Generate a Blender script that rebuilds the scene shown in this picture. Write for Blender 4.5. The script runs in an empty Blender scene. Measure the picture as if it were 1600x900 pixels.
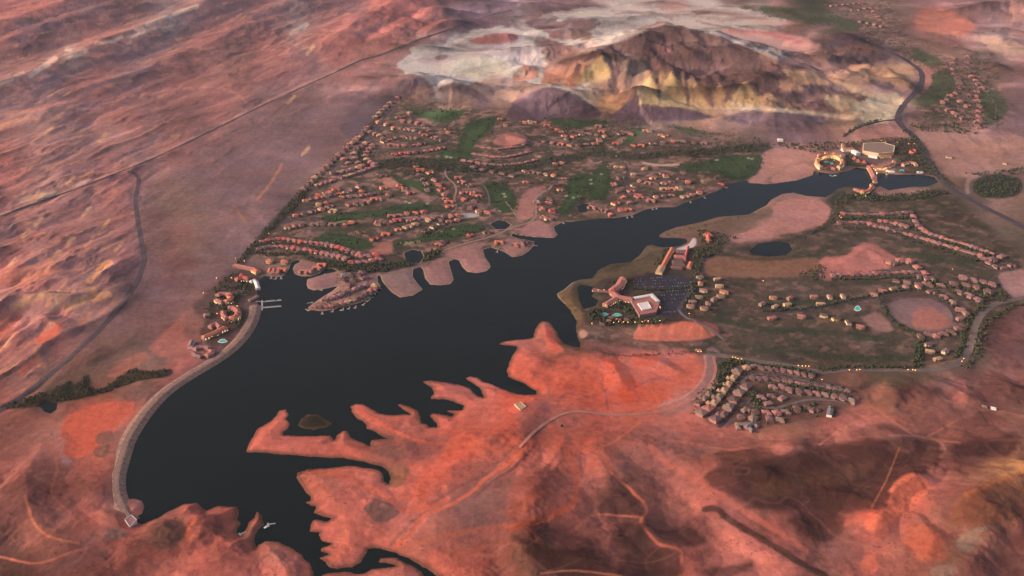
import bpy, math, random
import numpy as np
from mathutils import Vector, Matrix

random.seed(7)
rng = np.random.default_rng(7)
SC = bpy.context.scene
COL = SC.collection

# ------------------------------------------------------------------ camera
CAM_H = 1400.0
FOC = 1600.0                      # focal length in image pixels (frame 1600 wide)
PITCH = math.atan(758.0 / 1600.0)
CT, ST = math.cos(PITCH), math.sin(PITCH)
cam = bpy.data.cameras.new('camera')
cam.lens, cam.sensor_width = 36.0, 36.0
cam.clip_start, cam.clip_end = 1.0, 120000.0
camo = bpy.data.objects.new('camera', cam)
camo.location = (0, 0, CAM_H)
camo.rotation_euler = (math.pi / 2 - PITCH, 0, 0)
COL.objects.link(camo)
SC.camera = camo

SC.render.engine = 'CYCLES'
SC.cycles.max_bounces = 5
SC.cycles.diffuse_bounces = 2
SC.cycles.volume_bounces = 0

# ------------------------------------------------------------------ light
SUN_EL, SUN_AZ = math.radians(18), math.radians(-98)      # azimuth from +Y, clockwise positive
world = bpy.data.worlds.new('World')
SC.world = world
world.use_nodes = True
wn = world.node_tree.nodes
bg = wn['Background']
sky = wn.new('ShaderNodeTexSky')
sky.sky_type = 'NISHITA'
sky.sun_disc = False
sky.sun_elevation = SUN_EL
sky.sun_rotation = SUN_AZ
sky.air_density, sky.dust_density, sky.ozone_density = 0.8, 4.0, 1.0
world.node_tree.links.new(sky.outputs[0], bg.inputs[0])
bg.inputs[1].default_value = 0.068
sun = bpy.data.lights.new('sun', 'SUN')
sun.energy = 1.28
sun.angle = math.radians(22)
sun.color = (1.0, 0.76, 0.62)
suno = bpy.data.objects.new('sun', sun)
COL.objects.link(suno)
sd_ = Vector((math.sin(SUN_AZ) * math.cos(SUN_EL), math.cos(SUN_AZ) * math.cos(SUN_EL), math.sin(SUN_EL)))
suno.rotation_euler = sd_.to_track_quat('Z', 'Y').to_euler()
suno.location = (0, 0, 3000)
HAZE = 1.0e-5
SC.view_settings.view_transform = 'Standard'
SC.view_settings.look = 'None'
SC.view_settings.exposure = 1.60
SC.view_settings.gamma = 1.0
SC.view_settings.use_curve_mapping = False

# ------------------------------------------------------------------ camera rays: image pixels <-> ground
def ray(x, y):
    x = np.asarray(x, float); y = np.asarray(y, float)
    dx = (x - 800) / FOC; dy = (450 - y) / FOC
    return dx, CT + dy * ST, -ST + dy * CT

def ground0(x, y, z=0.0):
    a, b, c = ray(x, y)
    t = (z - CAM_H) / c
    return a * t, b * t

def sheet(X, Y, Z=0.0):
    """image pixel coordinates of a ground point"""
    dz = Z - CAM_H
    dep = Y * CT - dz * ST
    up = Y * ST + dz * CT
    return 800 + FOC * X / dep, 450 - FOC * up / dep

# ------------------------------------------------------------------ noise
PERM = rng.permutation(512)
PERM = np.concatenate([PERM, PERM, PERM])
GA = rng.uniform(0, 2 * np.pi, 512)
GX, GY = np.cos(GA).astype(np.float32), np.sin(GA).astype(np.float32)

def perlin(x, y):
    xi = np.floor(x).astype(np.int64); yi = np.floor(y).astype(np.int64)
    fx = (x - xi).astype(np.float32); fy = (y - yi).astype(np.float32)
    xi &= 511; yi &= 511
    u = fx * fx * fx * (fx * (fx * 6 - 15) + 10); v = fy * fy * fy * (fy * (fy * 6 - 15) + 10)
    def g(ix, iy, dx, dy):
        h = PERM[PERM[ix & 511] + (iy & 511)]
        return GX[h] * dx + GY[h] * dy
    a = g(xi, yi, fx, fy); b = g(xi + 1, yi, fx - 1, fy)
    c = g(xi, yi + 1, fx, fy - 1); d = g(xi + 1, yi + 1, fx - 1, fy - 1)
    return (a + u * (b - a)) * (1 - v) + (c + u * (d - c)) * v

def fbm(x, y, wl, octv=4, gain=0.5, ridged=False, seed=0.0):
    s = 0.0; amp = 1.0; tot = 0.0; f = 1.0 / wl
    for i in range(octv):
        n = perlin(x * f + 17.3 * i + seed, y * f - 9.1 * i + seed * 1.7)
        if ridged: n = 0.5 - 2.0 * np.abs(n)
        s = s + n * amp; tot += amp; amp *= gain; f *= 2.03
    return s / tot * (1.0 if ridged else 1.6)

def eroded(x, y, wl, octv=7, k=1.6, gain=0.5, seed=0.0, turn=0.62):
    """slope-damped noise: sharp crests, smooth valley floors, small gullies only where the ground is steep"""
    s = 0.0; dx = 0.0; dy = 0.0; amp = 1.0; e = 0.03
    px, py = x / wl + seed, y / wl - seed * 1.3
    ca, sa = math.cos(turn) * 2.03, math.sin(turn) * 2.03
    for i in range(octv):
        n = perlin(px, py); nx = (perlin(px + e, py) - n) / e; ny = (perlin(px, py + e) - n) / e
        dx = dx + nx * amp ** .8; dy = dy + ny * amp ** .8
        s = s + amp * n / (1 + k * (dx * dx + dy * dy))
        amp *= gain; px, py = ca * px - sa * py + 3.1, sa * px + ca * py + 7.7
    return s

# ------------------------------------------------------------------ ground sheet vertices
def fan_axes():
    fine = np.arange(-70, 990, 1.33)
    far = np.array([-285, -270, -250, -225, -195, -160, -130, -105, -88])
    near = np.array([1010, 1050, 1120, 1250, 1500, 1900])
    v = np.concatenate([far, fine, near])
    uf = np.arange(-60, 1660.1, 1.62)
    ul = np.array([-6000, -3500, -2200, -1400, -900, -600, -400, -260, -170, -110, -80])
    u = np.concatenate([ul, uf, 1600 - ul[::-1]])
    return u, v
U, V = fan_axes()
NU, NV = len(U), len(V)
_, YROW = ground0(np.full(NV, 800.0), V)
DEP = YROW * CT + CAM_H * ST
GYv = np.repeat(YROW[:, None], NU, 1)
GXv = (U[None, :] - 800) / FOC * DEP[:, None]
SX = np.repeat(U[None, :], NV, 0).astype(np.float64); SY = np.repeat(V[:, None], NU, 1).astype(np.float64)

def poly_sd(px, py, poly):
    """signed distance (positive outside) of points to a closed polygon, in the units given"""
    poly = np.asarray(poly, float)
    n = len(poly)
    d2 = np.full(px.shape, 1e18, np.float32); ins = np.zeros(px.shape, bool)
    for i in range(n):
        ax, ay = poly[i]; bx, by = poly[(i + 1) % n]
        ex, ey = bx - ax, by - ay
        L = ex * ex + ey * ey + 1e-9
        t = np.clip(((px - ax) * ex + (py - ay) * ey) / L, 0, 1)
        q = (px - ax - t * ex) ** 2 + (py - ay - t * ey) ** 2
        d2 = np.minimum(d2, q)
        c = ((ay > py) != (by > py))
        if ey != 0:
            ins ^= c & (px < ex * (py - ay) / ey + ax)
    d = np.sqrt(d2)
    return np.where(ins, -d, d)

def line_d(px, py, pts):
    d2 = np.full(px.shape, 1e18); tt = np.zeros(px.shape)
    for i in range(len(pts) - 1):
        ax, ay = pts[i][:2]; bx, by = pts[i + 1][:2]
        ex, ey = bx - ax, by - ay
        t = np.clip(((px - ax) * ex + (py - ay) * ey) / (ex * ex + ey * ey + 1e-9), 0, 1)
        q = (px - ax - t * ex) ** 2 + (py - ay - t * ey) ** 2
        m = q < d2
        d2 = np.where(m, q, d2); tt = np.where(m, i + t, tt)
    return np.sqrt(d2), tt

def sstep(a, b, x):
    t = np.clip((x - a) / (b - a), 0, 1)
    return t * t * (3 - 2 * t)

def catmull(pts, per=6, closed=False):
    P = [np.array(p, float) for p in pts]; n = len(P); out = []
    if n < 3: 
        return [tuple(P[0] + (P[1] - P[0]) * k / per) for k in range(per + 1)]
    rngi = range(n if closed else n - 1)
    for i in rngi:
        if closed: p0, p1, p2, p3 = P[i - 1], P[i], P[(i + 1) % n], P[(i + 2) % n]
        else: p0, p1, p2, p3 = P[max(i - 1, 0)], P[i], P[i + 1], P[min(i + 2, n - 1)]
        for k in range(per):
            t = k / per
            out.append(tuple(0.5 * (2 * p1 + (p2 - p0) * t + (2 * p0 - 5 * p1 + 4 * p2 - p3) * t * t + (3 * p1 - p0 - 3 * p2 + p3) * t ** 3)))
    if not closed: out.append(tuple(P[-1]))
    return out

LAKE = [(209,675),(203,700),(200,730),(190,745),(191,775),(195,780),(210,779),(222,783),(226,791),(222,803),(212,807),(216,818),(222,819),(245,810),(262,800),(290,787),(308,785),(318,795),(324,797),(340,792),(372,791),(374,800),(371,812),(376,818),(369,832),(378,838),(390,818),(397,808),(402,800),(410,806),(413,813),(414,820),(404,827),(398,842),(399,858),(405,850),(416,845),(435,847),(455,855),(472,868),(484,880),(490,893),(494,915),
(500,915),(503,899),(512,895),(540,893),(560,898),(572,896),(580,890),(605,886),(620,884),(605,880),(592,879),(594,872),(620,871),(637,881),(660,896),(675,915),(700,915),(675,894),(655,881),(637,872),(617,864),(600,859),(585,856),(575,858),(571,867),(562,880),(550,886),(525,890),(513,886),(508,877),(500,872),(508,869),(514,866),(502,861),(501,857),(517,850),(505,847),(497,837),(500,832),(482,832),(484,822),(490,812),(512,814),(520,810),(500,805),(490,802),(492,792),(475,785),(487,782),(487,778),(477,770),(475,762),(462,747),(465,740),(482,734),(520,731),(545,728),(575,731),(595,735),(600,745),(601,752),(607,756),(611,750),(607,737),(595,729),(562,720),(537,716),(495,714),(450,711),(400,707),(382,708),(386,695),(400,673),(415,662),(432,650),(437,641),(447,639),(451,646),(447,655),(455,662),(450,668),(442,676),(444,680),(475,681),(517,680),(522,688),(527,680),(532,676),(536,672),(543,673),(550,685),(572,694),(579,697),(580,687),(610,686),(590,679),(587,676),(573,670),(572,662),(562,657),(550,645),(547,635),(555,631),(567,631),(578,637),(590,645),(607,649),(640,647),(620,634),(625,631),(640,635),(652,641),(656,650),(659,661),(665,662),(671,667),(682,667),(682,662),(672,649),(677,646),(707,651),(710,647),(697,642),(722,640),(725,634),(707,627),(692,624),(672,624),(677,615),(676,606),(659,596),(670,594),(695,597),(715,600),(735,607),(747,620),(755,621),(752,610),(742,601),(727,591),(735,588),(745,590),(752,596),(770,600),(784,607),(800,613),(820,617),(838,616),(838,611),(815,597),(800,592),(795,589),(791,580),(797,565),(800,555),(808,547),(806,541),(795,540),(778,538),(790,533),(815,530),(832,528),(836,515),(840,507),(848,502),(858,503),(866,513),(873,525),(882,537),(895,541),(908,543),
(906,535),(902,525),(900,515),(900,500),(892,487),(882,475),(872,465),(870,459),(882,452),(893,442),(905,437),(925,435),(935,422),(955,412),(985,410),(1000,398),(1010,384),(1020,382),(1032,386),(1050,386),(1066,383),(1074,378),(1072,373),(1055,372),(1040,372),(1030,371),(1030,367),(1040,361),(1057,355),(1095,347),(1122,339),(1170,335),(1185,327),(1197,321),(1205,312),(1222,303),(1240,301),(1262,306),(1290,308),(1300,302),(1310,295),(1322,292),(1340,293),(1358,296),(1375,291),(1390,297),(1425,292),(1450,291),(1466,285),(1460,277),(1440,273),(1400,273),(1372,270),(1352,264),(1338,262),(1325,267),(1300,272),(1285,270),(1272,267),(1270,274),(1245,282),(1210,287),(1197,288),(1170,286),(1167,282),(1140,287),(1137,291),(1117,300),(1100,307),(1070,317),(1055,324),(1032,324),(1010,327),(987,337),(960,341),(940,341),(900,346),(882,347),(876,349),(866,354),(867,360),(872,367),(865,372),(837,371),(807,367),(800,365),(800,369),(812,373),(825,375),(835,377),(835,382),(827,392),(815,400),(800,402),(790,395),(780,391),(767,387),(755,390),(757,400),(765,412),(767,417),(760,424),(745,427),(730,425),(722,417),(717,407),(710,405),(701,409),(705,422),(709,437),(704,444),(687,446),(672,445),(664,435),(661,422),(657,417),(646,420),(645,432),(652,442),(661,452),(645,462),(625,465),(612,457),(605,450),(597,440),(594,431),(590,430),(592,450),(580,462),(572,470),(550,477),(520,484),(500,487),(482,484),(480,481),(492,472),(507,462),(520,454),(528,447),(519,449),(505,452),(490,454),(481,451),(479,445),(480,436),(495,432),(512,427),(528,424),(519,420),(508,419),(500,427),(485,432),(470,432),(460,428),(457,420),(461,413),(470,408),(463,406),(455,410),(453,418),(447,428),(440,433),(425,433),(413,431),(407,436),(403,445),(402,455),(404,465),(402,478),(400,500),(390,502),(382,520),(367,537),(345,555),(300,582),(262,607),(237,635),(220,657),(212,670)]
ISLET_ = [(464,664),(470,654),(482,648),(498,648),(508,655),(518,662),(512,668),(490,672),(472,669)]
PONDS = {'back_nine': [(767,350),(778,344),(790,346),(798,352),(790,358),(775,358)],
         'village': [(632,395),(645,390),(658,393),(662,402),(655,411),(643,412),(634,405)],
         'meadow': [(1170,392),(1185,381),(1210,377),(1232,380),(1238,390),(1228,399),(1200,401),(1178,398)],
         'cove': [(902,450),(905,445),(918,446),(930,450),(929,457),(924,463),(935,470),(930,478),(915,482),(909,478),(905,465)],
         'fairway': [(902,322),(912,318),(921,320),(918,330),(906,333)],
         'wash': [(60,632),(72,627),(90,630),(88,640),(80,646),(70,643)]}
def plan(poly, z=0.0):
    a = np.array(poly, float); x, y = ground0(a[:, 0], a[:, 1], z); return np.stack([x, y], 1)

# distance to shore, metres
SD = np.full(GXv.shape, 400.0, np.float32)
m = (SX > 100) & (SX < 1540) & (SY > 225) & (SY < 985)
SD[m] = np.minimum(poly_sd(GXv[m].astype(np.float32), GYv[m].astype(np.float32), plan(LAKE)), 400)
SDLAKE = SD.copy(); PONDSD = {}
def cut(poly, island=False, key=None):
    P = np.array(poly); x0, y0 = P.min(0) - 25; x1, y1 = P.max(0) + 25
    m = (SX > x0) & (SX < x1) & (SY > y0) & (SY < y1)
    d = poly_sd(GXv[m], GYv[m], plan(poly))
    if key:
        PONDSD[key] = np.full(SD.shape, 400.0, np.float32); PONDSD[key][m] = d
    SD[m] = np.maximum(SD[m], -d) if island else np.minimum(SD[m], d)
cut(ISLET_, True)
for k_, p in PONDS.items(): cut(p, key=k_)
SD += (fbm(GXv, GYv, 34, 4, 0.6, seed=3.3) * 6.0).astype(np.float32) * (SY > 480) * (SX > 230)

# ------------------------------------------------------------------ relief
def field(pts, power=2.5, eps=20.0):
    """smooth field from scattered image-pixel samples (x, y, value)"""
    num = np.zeros(SX.shape); den = np.zeros(SX.shape)
    for x, y, v in pts:
        w = 1.0 / (((SX - x) / 1.0) ** 2 + ((SY - y) * 1.6) ** 2 + eps ** 2) ** power
        num += w * v; den += w
    return num / den

RELIEF = [(40,20,15),(200,60,15),(330,40,15),(480,40,18),(620,30,20),(700,20,14),(60,180,15),(200,160,11),(330,150,9),(450,150,9),(560,120,9),
 (60,280,20),(150,280,17),(40,400,22),(120,400,18),(200,330,9),(260,330,5),(330,330,5),(420,280,5),(480,230,4),(270,430,5),(60,480,26),(140,470,20),(40,560,18),(110,560,8),(200,520,4),(250,560,3),(340,460,3),
 (560,200,2),(700,250,2),(820,200,3),(640,330,2),(520,340,2),(850,290,2),(1000,280,2),(1100,210,4),(1180,260,2),(620,440,1),(760,400,1),
 (650,140,10),(760,90,6),(860,60,10),(960,40,8),(1100,30,6),(1000,110,30),(1100,110,32),(1200,140,30),(1300,110,26),(1380,150,18),(860,150,10),(1250,60,10),
 (1300,20,4),(1420,40,5),(1550,40,18),(1560,90,10),(1480,140,2),(1560,200,3),(1480,230,2),(1300,260,1),(1400,330,3),(1560,340,3),(1200,420,2),(1340,460,2),(1500,450,2),(1250,520,2),(1400,540,2),
 (1570,560,8),(1450,620,12),(1560,650,14),(1220,620,1),(1120,600,2),(1000,560,5),(900,560,6),(1000,620,4),(850,640,8),(750,650,7),(620,680,6),(450,690,5),(560,790,7),(700,760,6),(820,740,10),(900,850,14),(1000,760,12),(1100,700,12),(1200,760,14),(1330,740,16),(1430,800,20),(1560,820,24),(1240,870,14),(700,860,8),(450,875,10),(300,850,12),(150,850,12),(60,850,14),(80,700,6),(30,660,6),(160,650,4),(130,760,8),(200,870,10)]
AMP = field(RELIEF)
AMP = np.where(AMP > 6, AMP * 1.3 - 1.8, AMP)
wx = fbm(GXv, GYv, 420, 3, seed=1.0) * 60; wy = fbm(GXv, GYv, 420, 3, seed=5.0) * 60
rot = math.radians(71)
RXa = (GXv + wx) * math.cos(rot) + (GYv + wy) * math.sin(rot); RYa = -(GXv + wx) * math.sin(rot) + (GYv + wy) * math.cos(rot)
# the desert on the far left is combed by washes that all run one way
LEFT = sstep(0, 1, np.clip((620 - SX - 0.9 * (SY - 150)) / 260, 0, 1)) * (SY < 700)
n_iso = fbm(GXv + wx, GYv + wy, 330, 5, 0.5, True, 2.0) * 0.75 + fbm(GXv, GYv, 600, 3, seed=8.0) * 0.7
n_dir = fbm(RXa * 0.42, RYa, 210, 5, 0.55, True, 4.0)
n_fine = fbm(GXv + wx * .5, GYv + wy * .5, 75, 4, 0.55, True, 6.0)
ER = eroded(GXv + wx * .6, GYv + wy * .6, 420, 7, 1.4, .52, seed=4.4) * 2.6
ERL = eroded(RXa * .34, RYa, 130, 7, 1.4, .55, seed=8.8, turn=0.12) * 2.4
SOFT = 1 - .45 * sstep(620, 700, SY) * sstep(900, 1050, SX)
EROD = ER * (1 - LEFT) * SOFT + ERL * LEFT * .36
Z = AMP * (1.25 * EROD + 0.25 * (n_iso * (1 - LEFT) + n_dir * LEFT) + 0.3)

CRESTS = [  # (points (x, y, height)), half width m, exponent
 ([(-80,55,86),(0,33,90),(60,16,86),(140,-10,79)],420,1.2), ([(10,62,61),(70,40,68),(120,22,68),(180,4,64)],330,1.2),
 ([(-40,150,43),(0,130,61),(50,112,68),(90,96,72),(160,64,75),(240,35,75),(310,8,79),(360,-15,72)],330,1.25),
 ([(120,142,32),(165,128,43),(215,114,46),(255,95,46),(330,66,43),(395,34,43)],260,1.2), ([(395,26,43),(430,12,57),(480,-6,57)],260,1.2),
 ([(490,82,28),(525,58,57),(560,36,72),(605,8,79),(640,-12,72)],330,1.1), ([(580,68,28),(610,48,54),(650,30,61),(690,10,57)],260,1.1), ([(640,72,18),(672,48,43),(700,34,43)],200,1.1),
 ([(700,24,21),(760,8,36),(840,4,36)],300,1.1), ([(20,190,14),(90,172,25),(160,158,21)],180,1.1),
 ([(985,62,89),(1005,52,103),(1020,47,110),(1042,44,115),(1075,49,115),(1120,62,113),(1165,77,110),(1210,94,105),(1245,106,98),(1290,118,88),(1340,134,68),(1395,156,34)],1150,1.2),
 ([(845,112,28),(880,98,54),(905,89,69),(935,79,85),(970,67,96),(1000,60,105)],820,1.1), ([(1035,42,127),(1050,64,108),(1075,88,91),(1110,112,73)],330,1.0), ([(1120,64,119),(1150,96,88),(1185,128,56)],300,1.0), ([(975,68,95),(990,90,78),(1005,112,56)],280,1.0), ([(1210,98,102),(1240,130,68),(1275,160,25)],280,1.0),
 ([(935,84,94),(942,100,84),(950,118,56),(955,142,18)],130,0.9), ([(1045,108,96),(1050,122,82),(1053,140,52),(1056,160,14)],120,0.9), ([(1014,114,84),(1018,132,58),(1020,152,20)],110,0.9), ([(1085,128,76),(1088,145,50),(1085,163,14)],110,0.9), ([(900,104,66),(896,118,46),(890,132,18)],110,0.9), ([(985,98,94),(978,118,62),(972,142,20)],120,0.9),
 ([(1165,128,72),(1162,145,46),(1158,164,12)],120,0.9), ([(1122,124,82),(1124,144,52),(1122,165,12)],110,0.9), ([(1210,142,64),(1200,156,42),(1190,173,10)],130,0.9), ([(1250,146,52),(1262,160,32),(1275,178,8)],120,0.9), ([(1068,118,86),(1070,140,54),(1068,164,10)],90,0.9), ([(1033,112,88),(1036,134,58),(1038,160,12)],90,0.9), ([(1104,124,80),(1106,146,48),(1103,166,10)],90,0.9), ([(1143,128,76),(1144,148,44),(1140,167,10)],90,0.9), ([(1185,134,66),(1180,152,40),(1174,170,10)],90,0.9), ([(918,96,76),(914,112,56),(908,132,20)],90,0.9), ([(958,92,90),(962,112,66),(964,138,24)],90,0.9),
 ([(1310,140,50),(1330,158,26),(1345,176,6)],120,.9), ([(1290,96,40),(1310,112,40),(1330,128,25)],130,.9),
 ([(800,160,25),(825,146,60),(855,136,82),(890,142,72),(920,160,38),(940,176,8)],330,1.0), ([(962,178,10),(985,156,58),(1000,149,72),(1030,160,55),(1080,170,35),(1120,181,8)],260,1.0),
 ([(1130,178,25),(1180,172,45),(1240,176,45),(1290,190,15)],220,1.0), ([(590,150,10),(635,122,55),(655,119,65),(682,140,18)],260,1.0), ([(686,142,25),(705,129,62),(722,131,60),(758,150,18)],240,1.0),
 ([(800,112,40),(818,102,62),(832,104,55),(842,118,22)],130,1.0), ([(735,62,22),(752,55,45),(790,52,48),(812,56,22)],110,1.0), ([(850,48,35),(885,42,62),(910,46,40)],160,1.0), ([(890,30,40),(920,27,48),(950,28,25)],150,1.0),
 ([(1265,62,35),(1300,54,55),(1340,56,40)],170,1.0), ([(1300,88,35),(1340,82,52),(1385,86,35)],150,1.0), ([(1355,104,45),(1385,112,40),(1410,130,25)],120,0.95), ([(1320,125,35),(1345,112,45),(1360,125,25)],110,0.95),
 ([(1540,8,60),(1580,0,80),(1640,10,90)],300,1.1), ([(1500,50,20),(1560,55,30)],160,1.0),
 ([(772,216,17),(788,211,20),(808,214,20),(818,220,16)],85,1.6), ([(1300,420,3),(1352,390,6),(1385,405,4)],70,1.4), ([(612,135,30),(625,140,20)],80,1.0),
 ([(995,514,9),(1010,507,15),(1045,504,18),(1090,506,17),(1110,512,10)],40,1.0),
 ([(852,508,4),(860,524,7),(885,548,8),(930,556,7)],60,0.9), ([(990,560,12),(1030,566,14),(1060,580,10)],45,1.0), ([(930,560,10),(960,572,12),(970,600,10)],40,1.0),
 ([(1447,748,34),(1425,744,42),(1400,765,38),(1385,795,32),(1368,825,26),(1350,850,20)],75,1.0), ([(1500,795,35),(1530,775,45),(1570,750,55),(1620,738,60)],120,1.0), ([(1440,820,30),(1460,850,30),(1450,880,25)],80,1.0),
 ([(1290,640,10),(1340,622,16),(1390,622,14)],60,1.1), ([(1460,600,14),(1490,610,16),(1510,625,12)],50,1.1), ([(1150,735,20),(1220,720,26),(1320,705,24),(1400,690,18)],110,1.1),
 ([(850,740,14),(880,700,14)],60,1.0), ([(980,790,12),(950,760,16),(935,720,14)],60,1.0), ([(1000,800,14),(1010,830,16),(1060,870,14)],50,1.0), ([(820,850,16),(900,880,20),(960,900,18)],70,1.0),
 ([(1096,792,10),(1150,828,13),(1222,878,12),(1290,905,10)],70,1.0), ([(1000,690,10),(1060,722,13),(1130,762,12),(1210,815,10)],80,1.0), ([(885,690,10),(872,730,14),(845,775,13),(800,800,9)],75,1.0), ([(660,760,7),(720,722,11),(780,680,12),(835,650,9)],70,1.0), ([(640,840,6),(720,818,10),(800,806,11),(880,780,8)],70,1.0), ([(930,700,9),(960,735,13),(1000,775,12)],60,1.0),
 ([(1250,690,12),(1330,672,16),(1400,660,14),(1480,650,12)],90,1.0), ([(1490,720,16),(1540,700,20),(1610,690,22)],100,1.0), ([(60,700,8),(40,760,12),(60,820,14),(110,860,12)],90,1.0), ([(120,750,6),(150,780,9),(170,810,6)],50,1.0), ([(380,860,6),(350,880,12),(300,900,12)],70,1.0), ([(1340,880,14),(1400,870,18),(1470,880,16)],80,1.0),
 ([(240,835,14),(255,830,18),(268,838,14)],35,1.1), ([(300,798,8),(320,820,14),(310,850,14)],35,1.0), ([(425,860,8),(440,880,14),(450,905,14)],40,1.0), ([(585,785,7),(602,790,8),(618,795,6)],32,1.5),
 ([(0,480,16),(40,467,30),(75,464,34),(110,466,28),(165,456,16)],75,1.0), ([(30,520,16),(70,500,20),(95,515,14)],60,1.0), ([(110,440,18),(160,430,22),(190,410,10)],60,1.0), ([(20,430,14),(80,420,20),(120,400,12)],70,1.0)]
RID = np.zeros(SX.shape)
gul = fbm(GXv, GYv, 210, 4, 0.5, True, 9.0)
# gullies run down the fall line: towards the viewer on the mountain, across the ridges on the left
GULM = fbm((GXv + wx * .6) * 1.0, (GYv + wy * .5) * 0.28, 120, 4, 0.5, True, 9.0)
GULL = fbm(RXa, RYa * 0.28, 120, 4, 0.5, True, 13.0)
wx2 = fbm(GXv, GYv, 160, 3, seed=12.0); wy2 = fbm(GXv, GYv, 160, 3, seed=15.0)
for pts, hw, ex in CRESTS:
    P = []
    if hw < 90 and pts[0][1] > 530: pts = [(x, y, h * .6) for x, y, h in pts]
    for x, y, h in pts:
        X, Y = ground0(x, y, h); P.append((float(X), float(Y), h))
    xs = [p[0] for p in P]; ys = [p[1] for p in P]
    m = (GXv > min(xs) - hw) & (GXv < max(xs) + hw) & (GYv > min(ys) - hw) & (GYv < max(ys) + hw)
    if not m.any(): continue
    k = min(hw * 0.16, 40)
    d, t = line_d(GXv[m] + wx2[m] * k, GYv[m] + wy2[m] * k, P)
    if hw >= 700:                                  # the mountain falls away steeply on its far side
        yc = np.interp(t, np.arange(len(P)), [p[1] for p in P]); d = d * np.where(GYv[m] > yc, 2.3, 1.0)
    hh = np.interp(t, np.arange(len(P)), [p[2] for p in P])
    f = np.clip(1 - np.sqrt(d * d + (hw * 0.05) ** 2) / hw + 0.05, 0, 1)
    gg = GULL[m] * LEFT[m] + GULM[m] * (1 - LEFT[m]) if hw >= 200 and pts[0][1] < 240 else gul[m]
    f = f ** ex * (1 + (0.36 if hw > 200 else 0.45) * gg * np.clip(d / hw * 2.2, 0, 1) * (hw > 90))
    z = hh * f
    a = RID[m]; RID[m] = np.maximum(a, z) + 0.18 * np.minimum(a, z)
Z = Z * (1 - np.clip(RID / 260, 0, 0.5)) + RID
Z = Z + np.where(SY < 300, 0, 0)
# shores: land climbs out of the water, the bed falls away
nat = np.clip((SY - 560) / 60, 0, 1) * np.clip((SX - 215) / 20, 0, 1)
land = np.clip(SD, 0, 400)
rise = np.minimum(land * (0.10 + 0.03 * nat), 2.2 + 1.8 * nat)
ZL = np.maximum(Z * np.clip(land / (40 + 5 * nat), 0, 1), -1.2) + rise
ZL = np.maximum(ZL, np.minimum(land * 0.15, 0.8))
GZ = np.where(SD > 0, ZL, np.maximum(SD * 0.35, -9.0))

IU = np.arange(NU); IV = np.arange(NV)
def H(X, Y):
    X = np.asarray(X, float); Y = np.asarray(Y, float)
    fv = np.interp(-Y, -YROW, IV)          # YROW falls with index
    dep = Y * CT + CAM_H * ST
    fu = np.interp(800 + FOC * X / dep, U, IU)
    iv = np.clip(fv.astype(int), 0, NV - 2); iu = np.clip(fu.astype(int), 0, NU - 2)
    a = fv - iv; b = fu - iu
    return (GZ[iv, iu] * (1 - a) * (1 - b) + GZ[iv + 1, iu] * a * (1 - b) + GZ[iv, iu + 1] * (1 - a) * b + GZ[iv + 1, iu + 1] * a * b)

def G(x, y):
    """ground point under image pixel (x, y): first hit of the sight line with the relief"""
    x = np.atleast_1d(np.asarray(x, float)); y = np.atleast_1d(np.asarray(y, float))
    a, b, c = ray(x, y)
    z = np.full(x.shape, 260.0)
    t = (z - CAM_H) / c
    tend = (-2 - CAM_H) / c
    N = 110
    lo = t.copy(); hit = np.zeros(x.shape, bool); res = tend.copy()
    for i in range(1, N + 1):
        ti = t + (tend - t) * i / N
        below = (CAM_H + c * ti) < H(a * ti, b * ti)
        new = below & ~hit
        l, h = lo.copy(), ti.copy()
        if new.any():
            for _ in range(12):
                mid = (l + h) / 2
                bl = (CAM_H + c * mid) < H(a * mid, b * mid)
                h = np.where(bl, mid, h); l = np.where(bl, l, mid)
            res = np.where(new, h, res)
        hit |= below
        lo = ti
    X, Y = a * res, b * res
    return X, Y, H(X, Y)
def G1(x, y):
    X, Y, Zz = G(x, y); return float(X[0]), float(Y[0]), float(Zz[0])
PX, PY = sheet(GXv, GYv, GZ)

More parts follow.
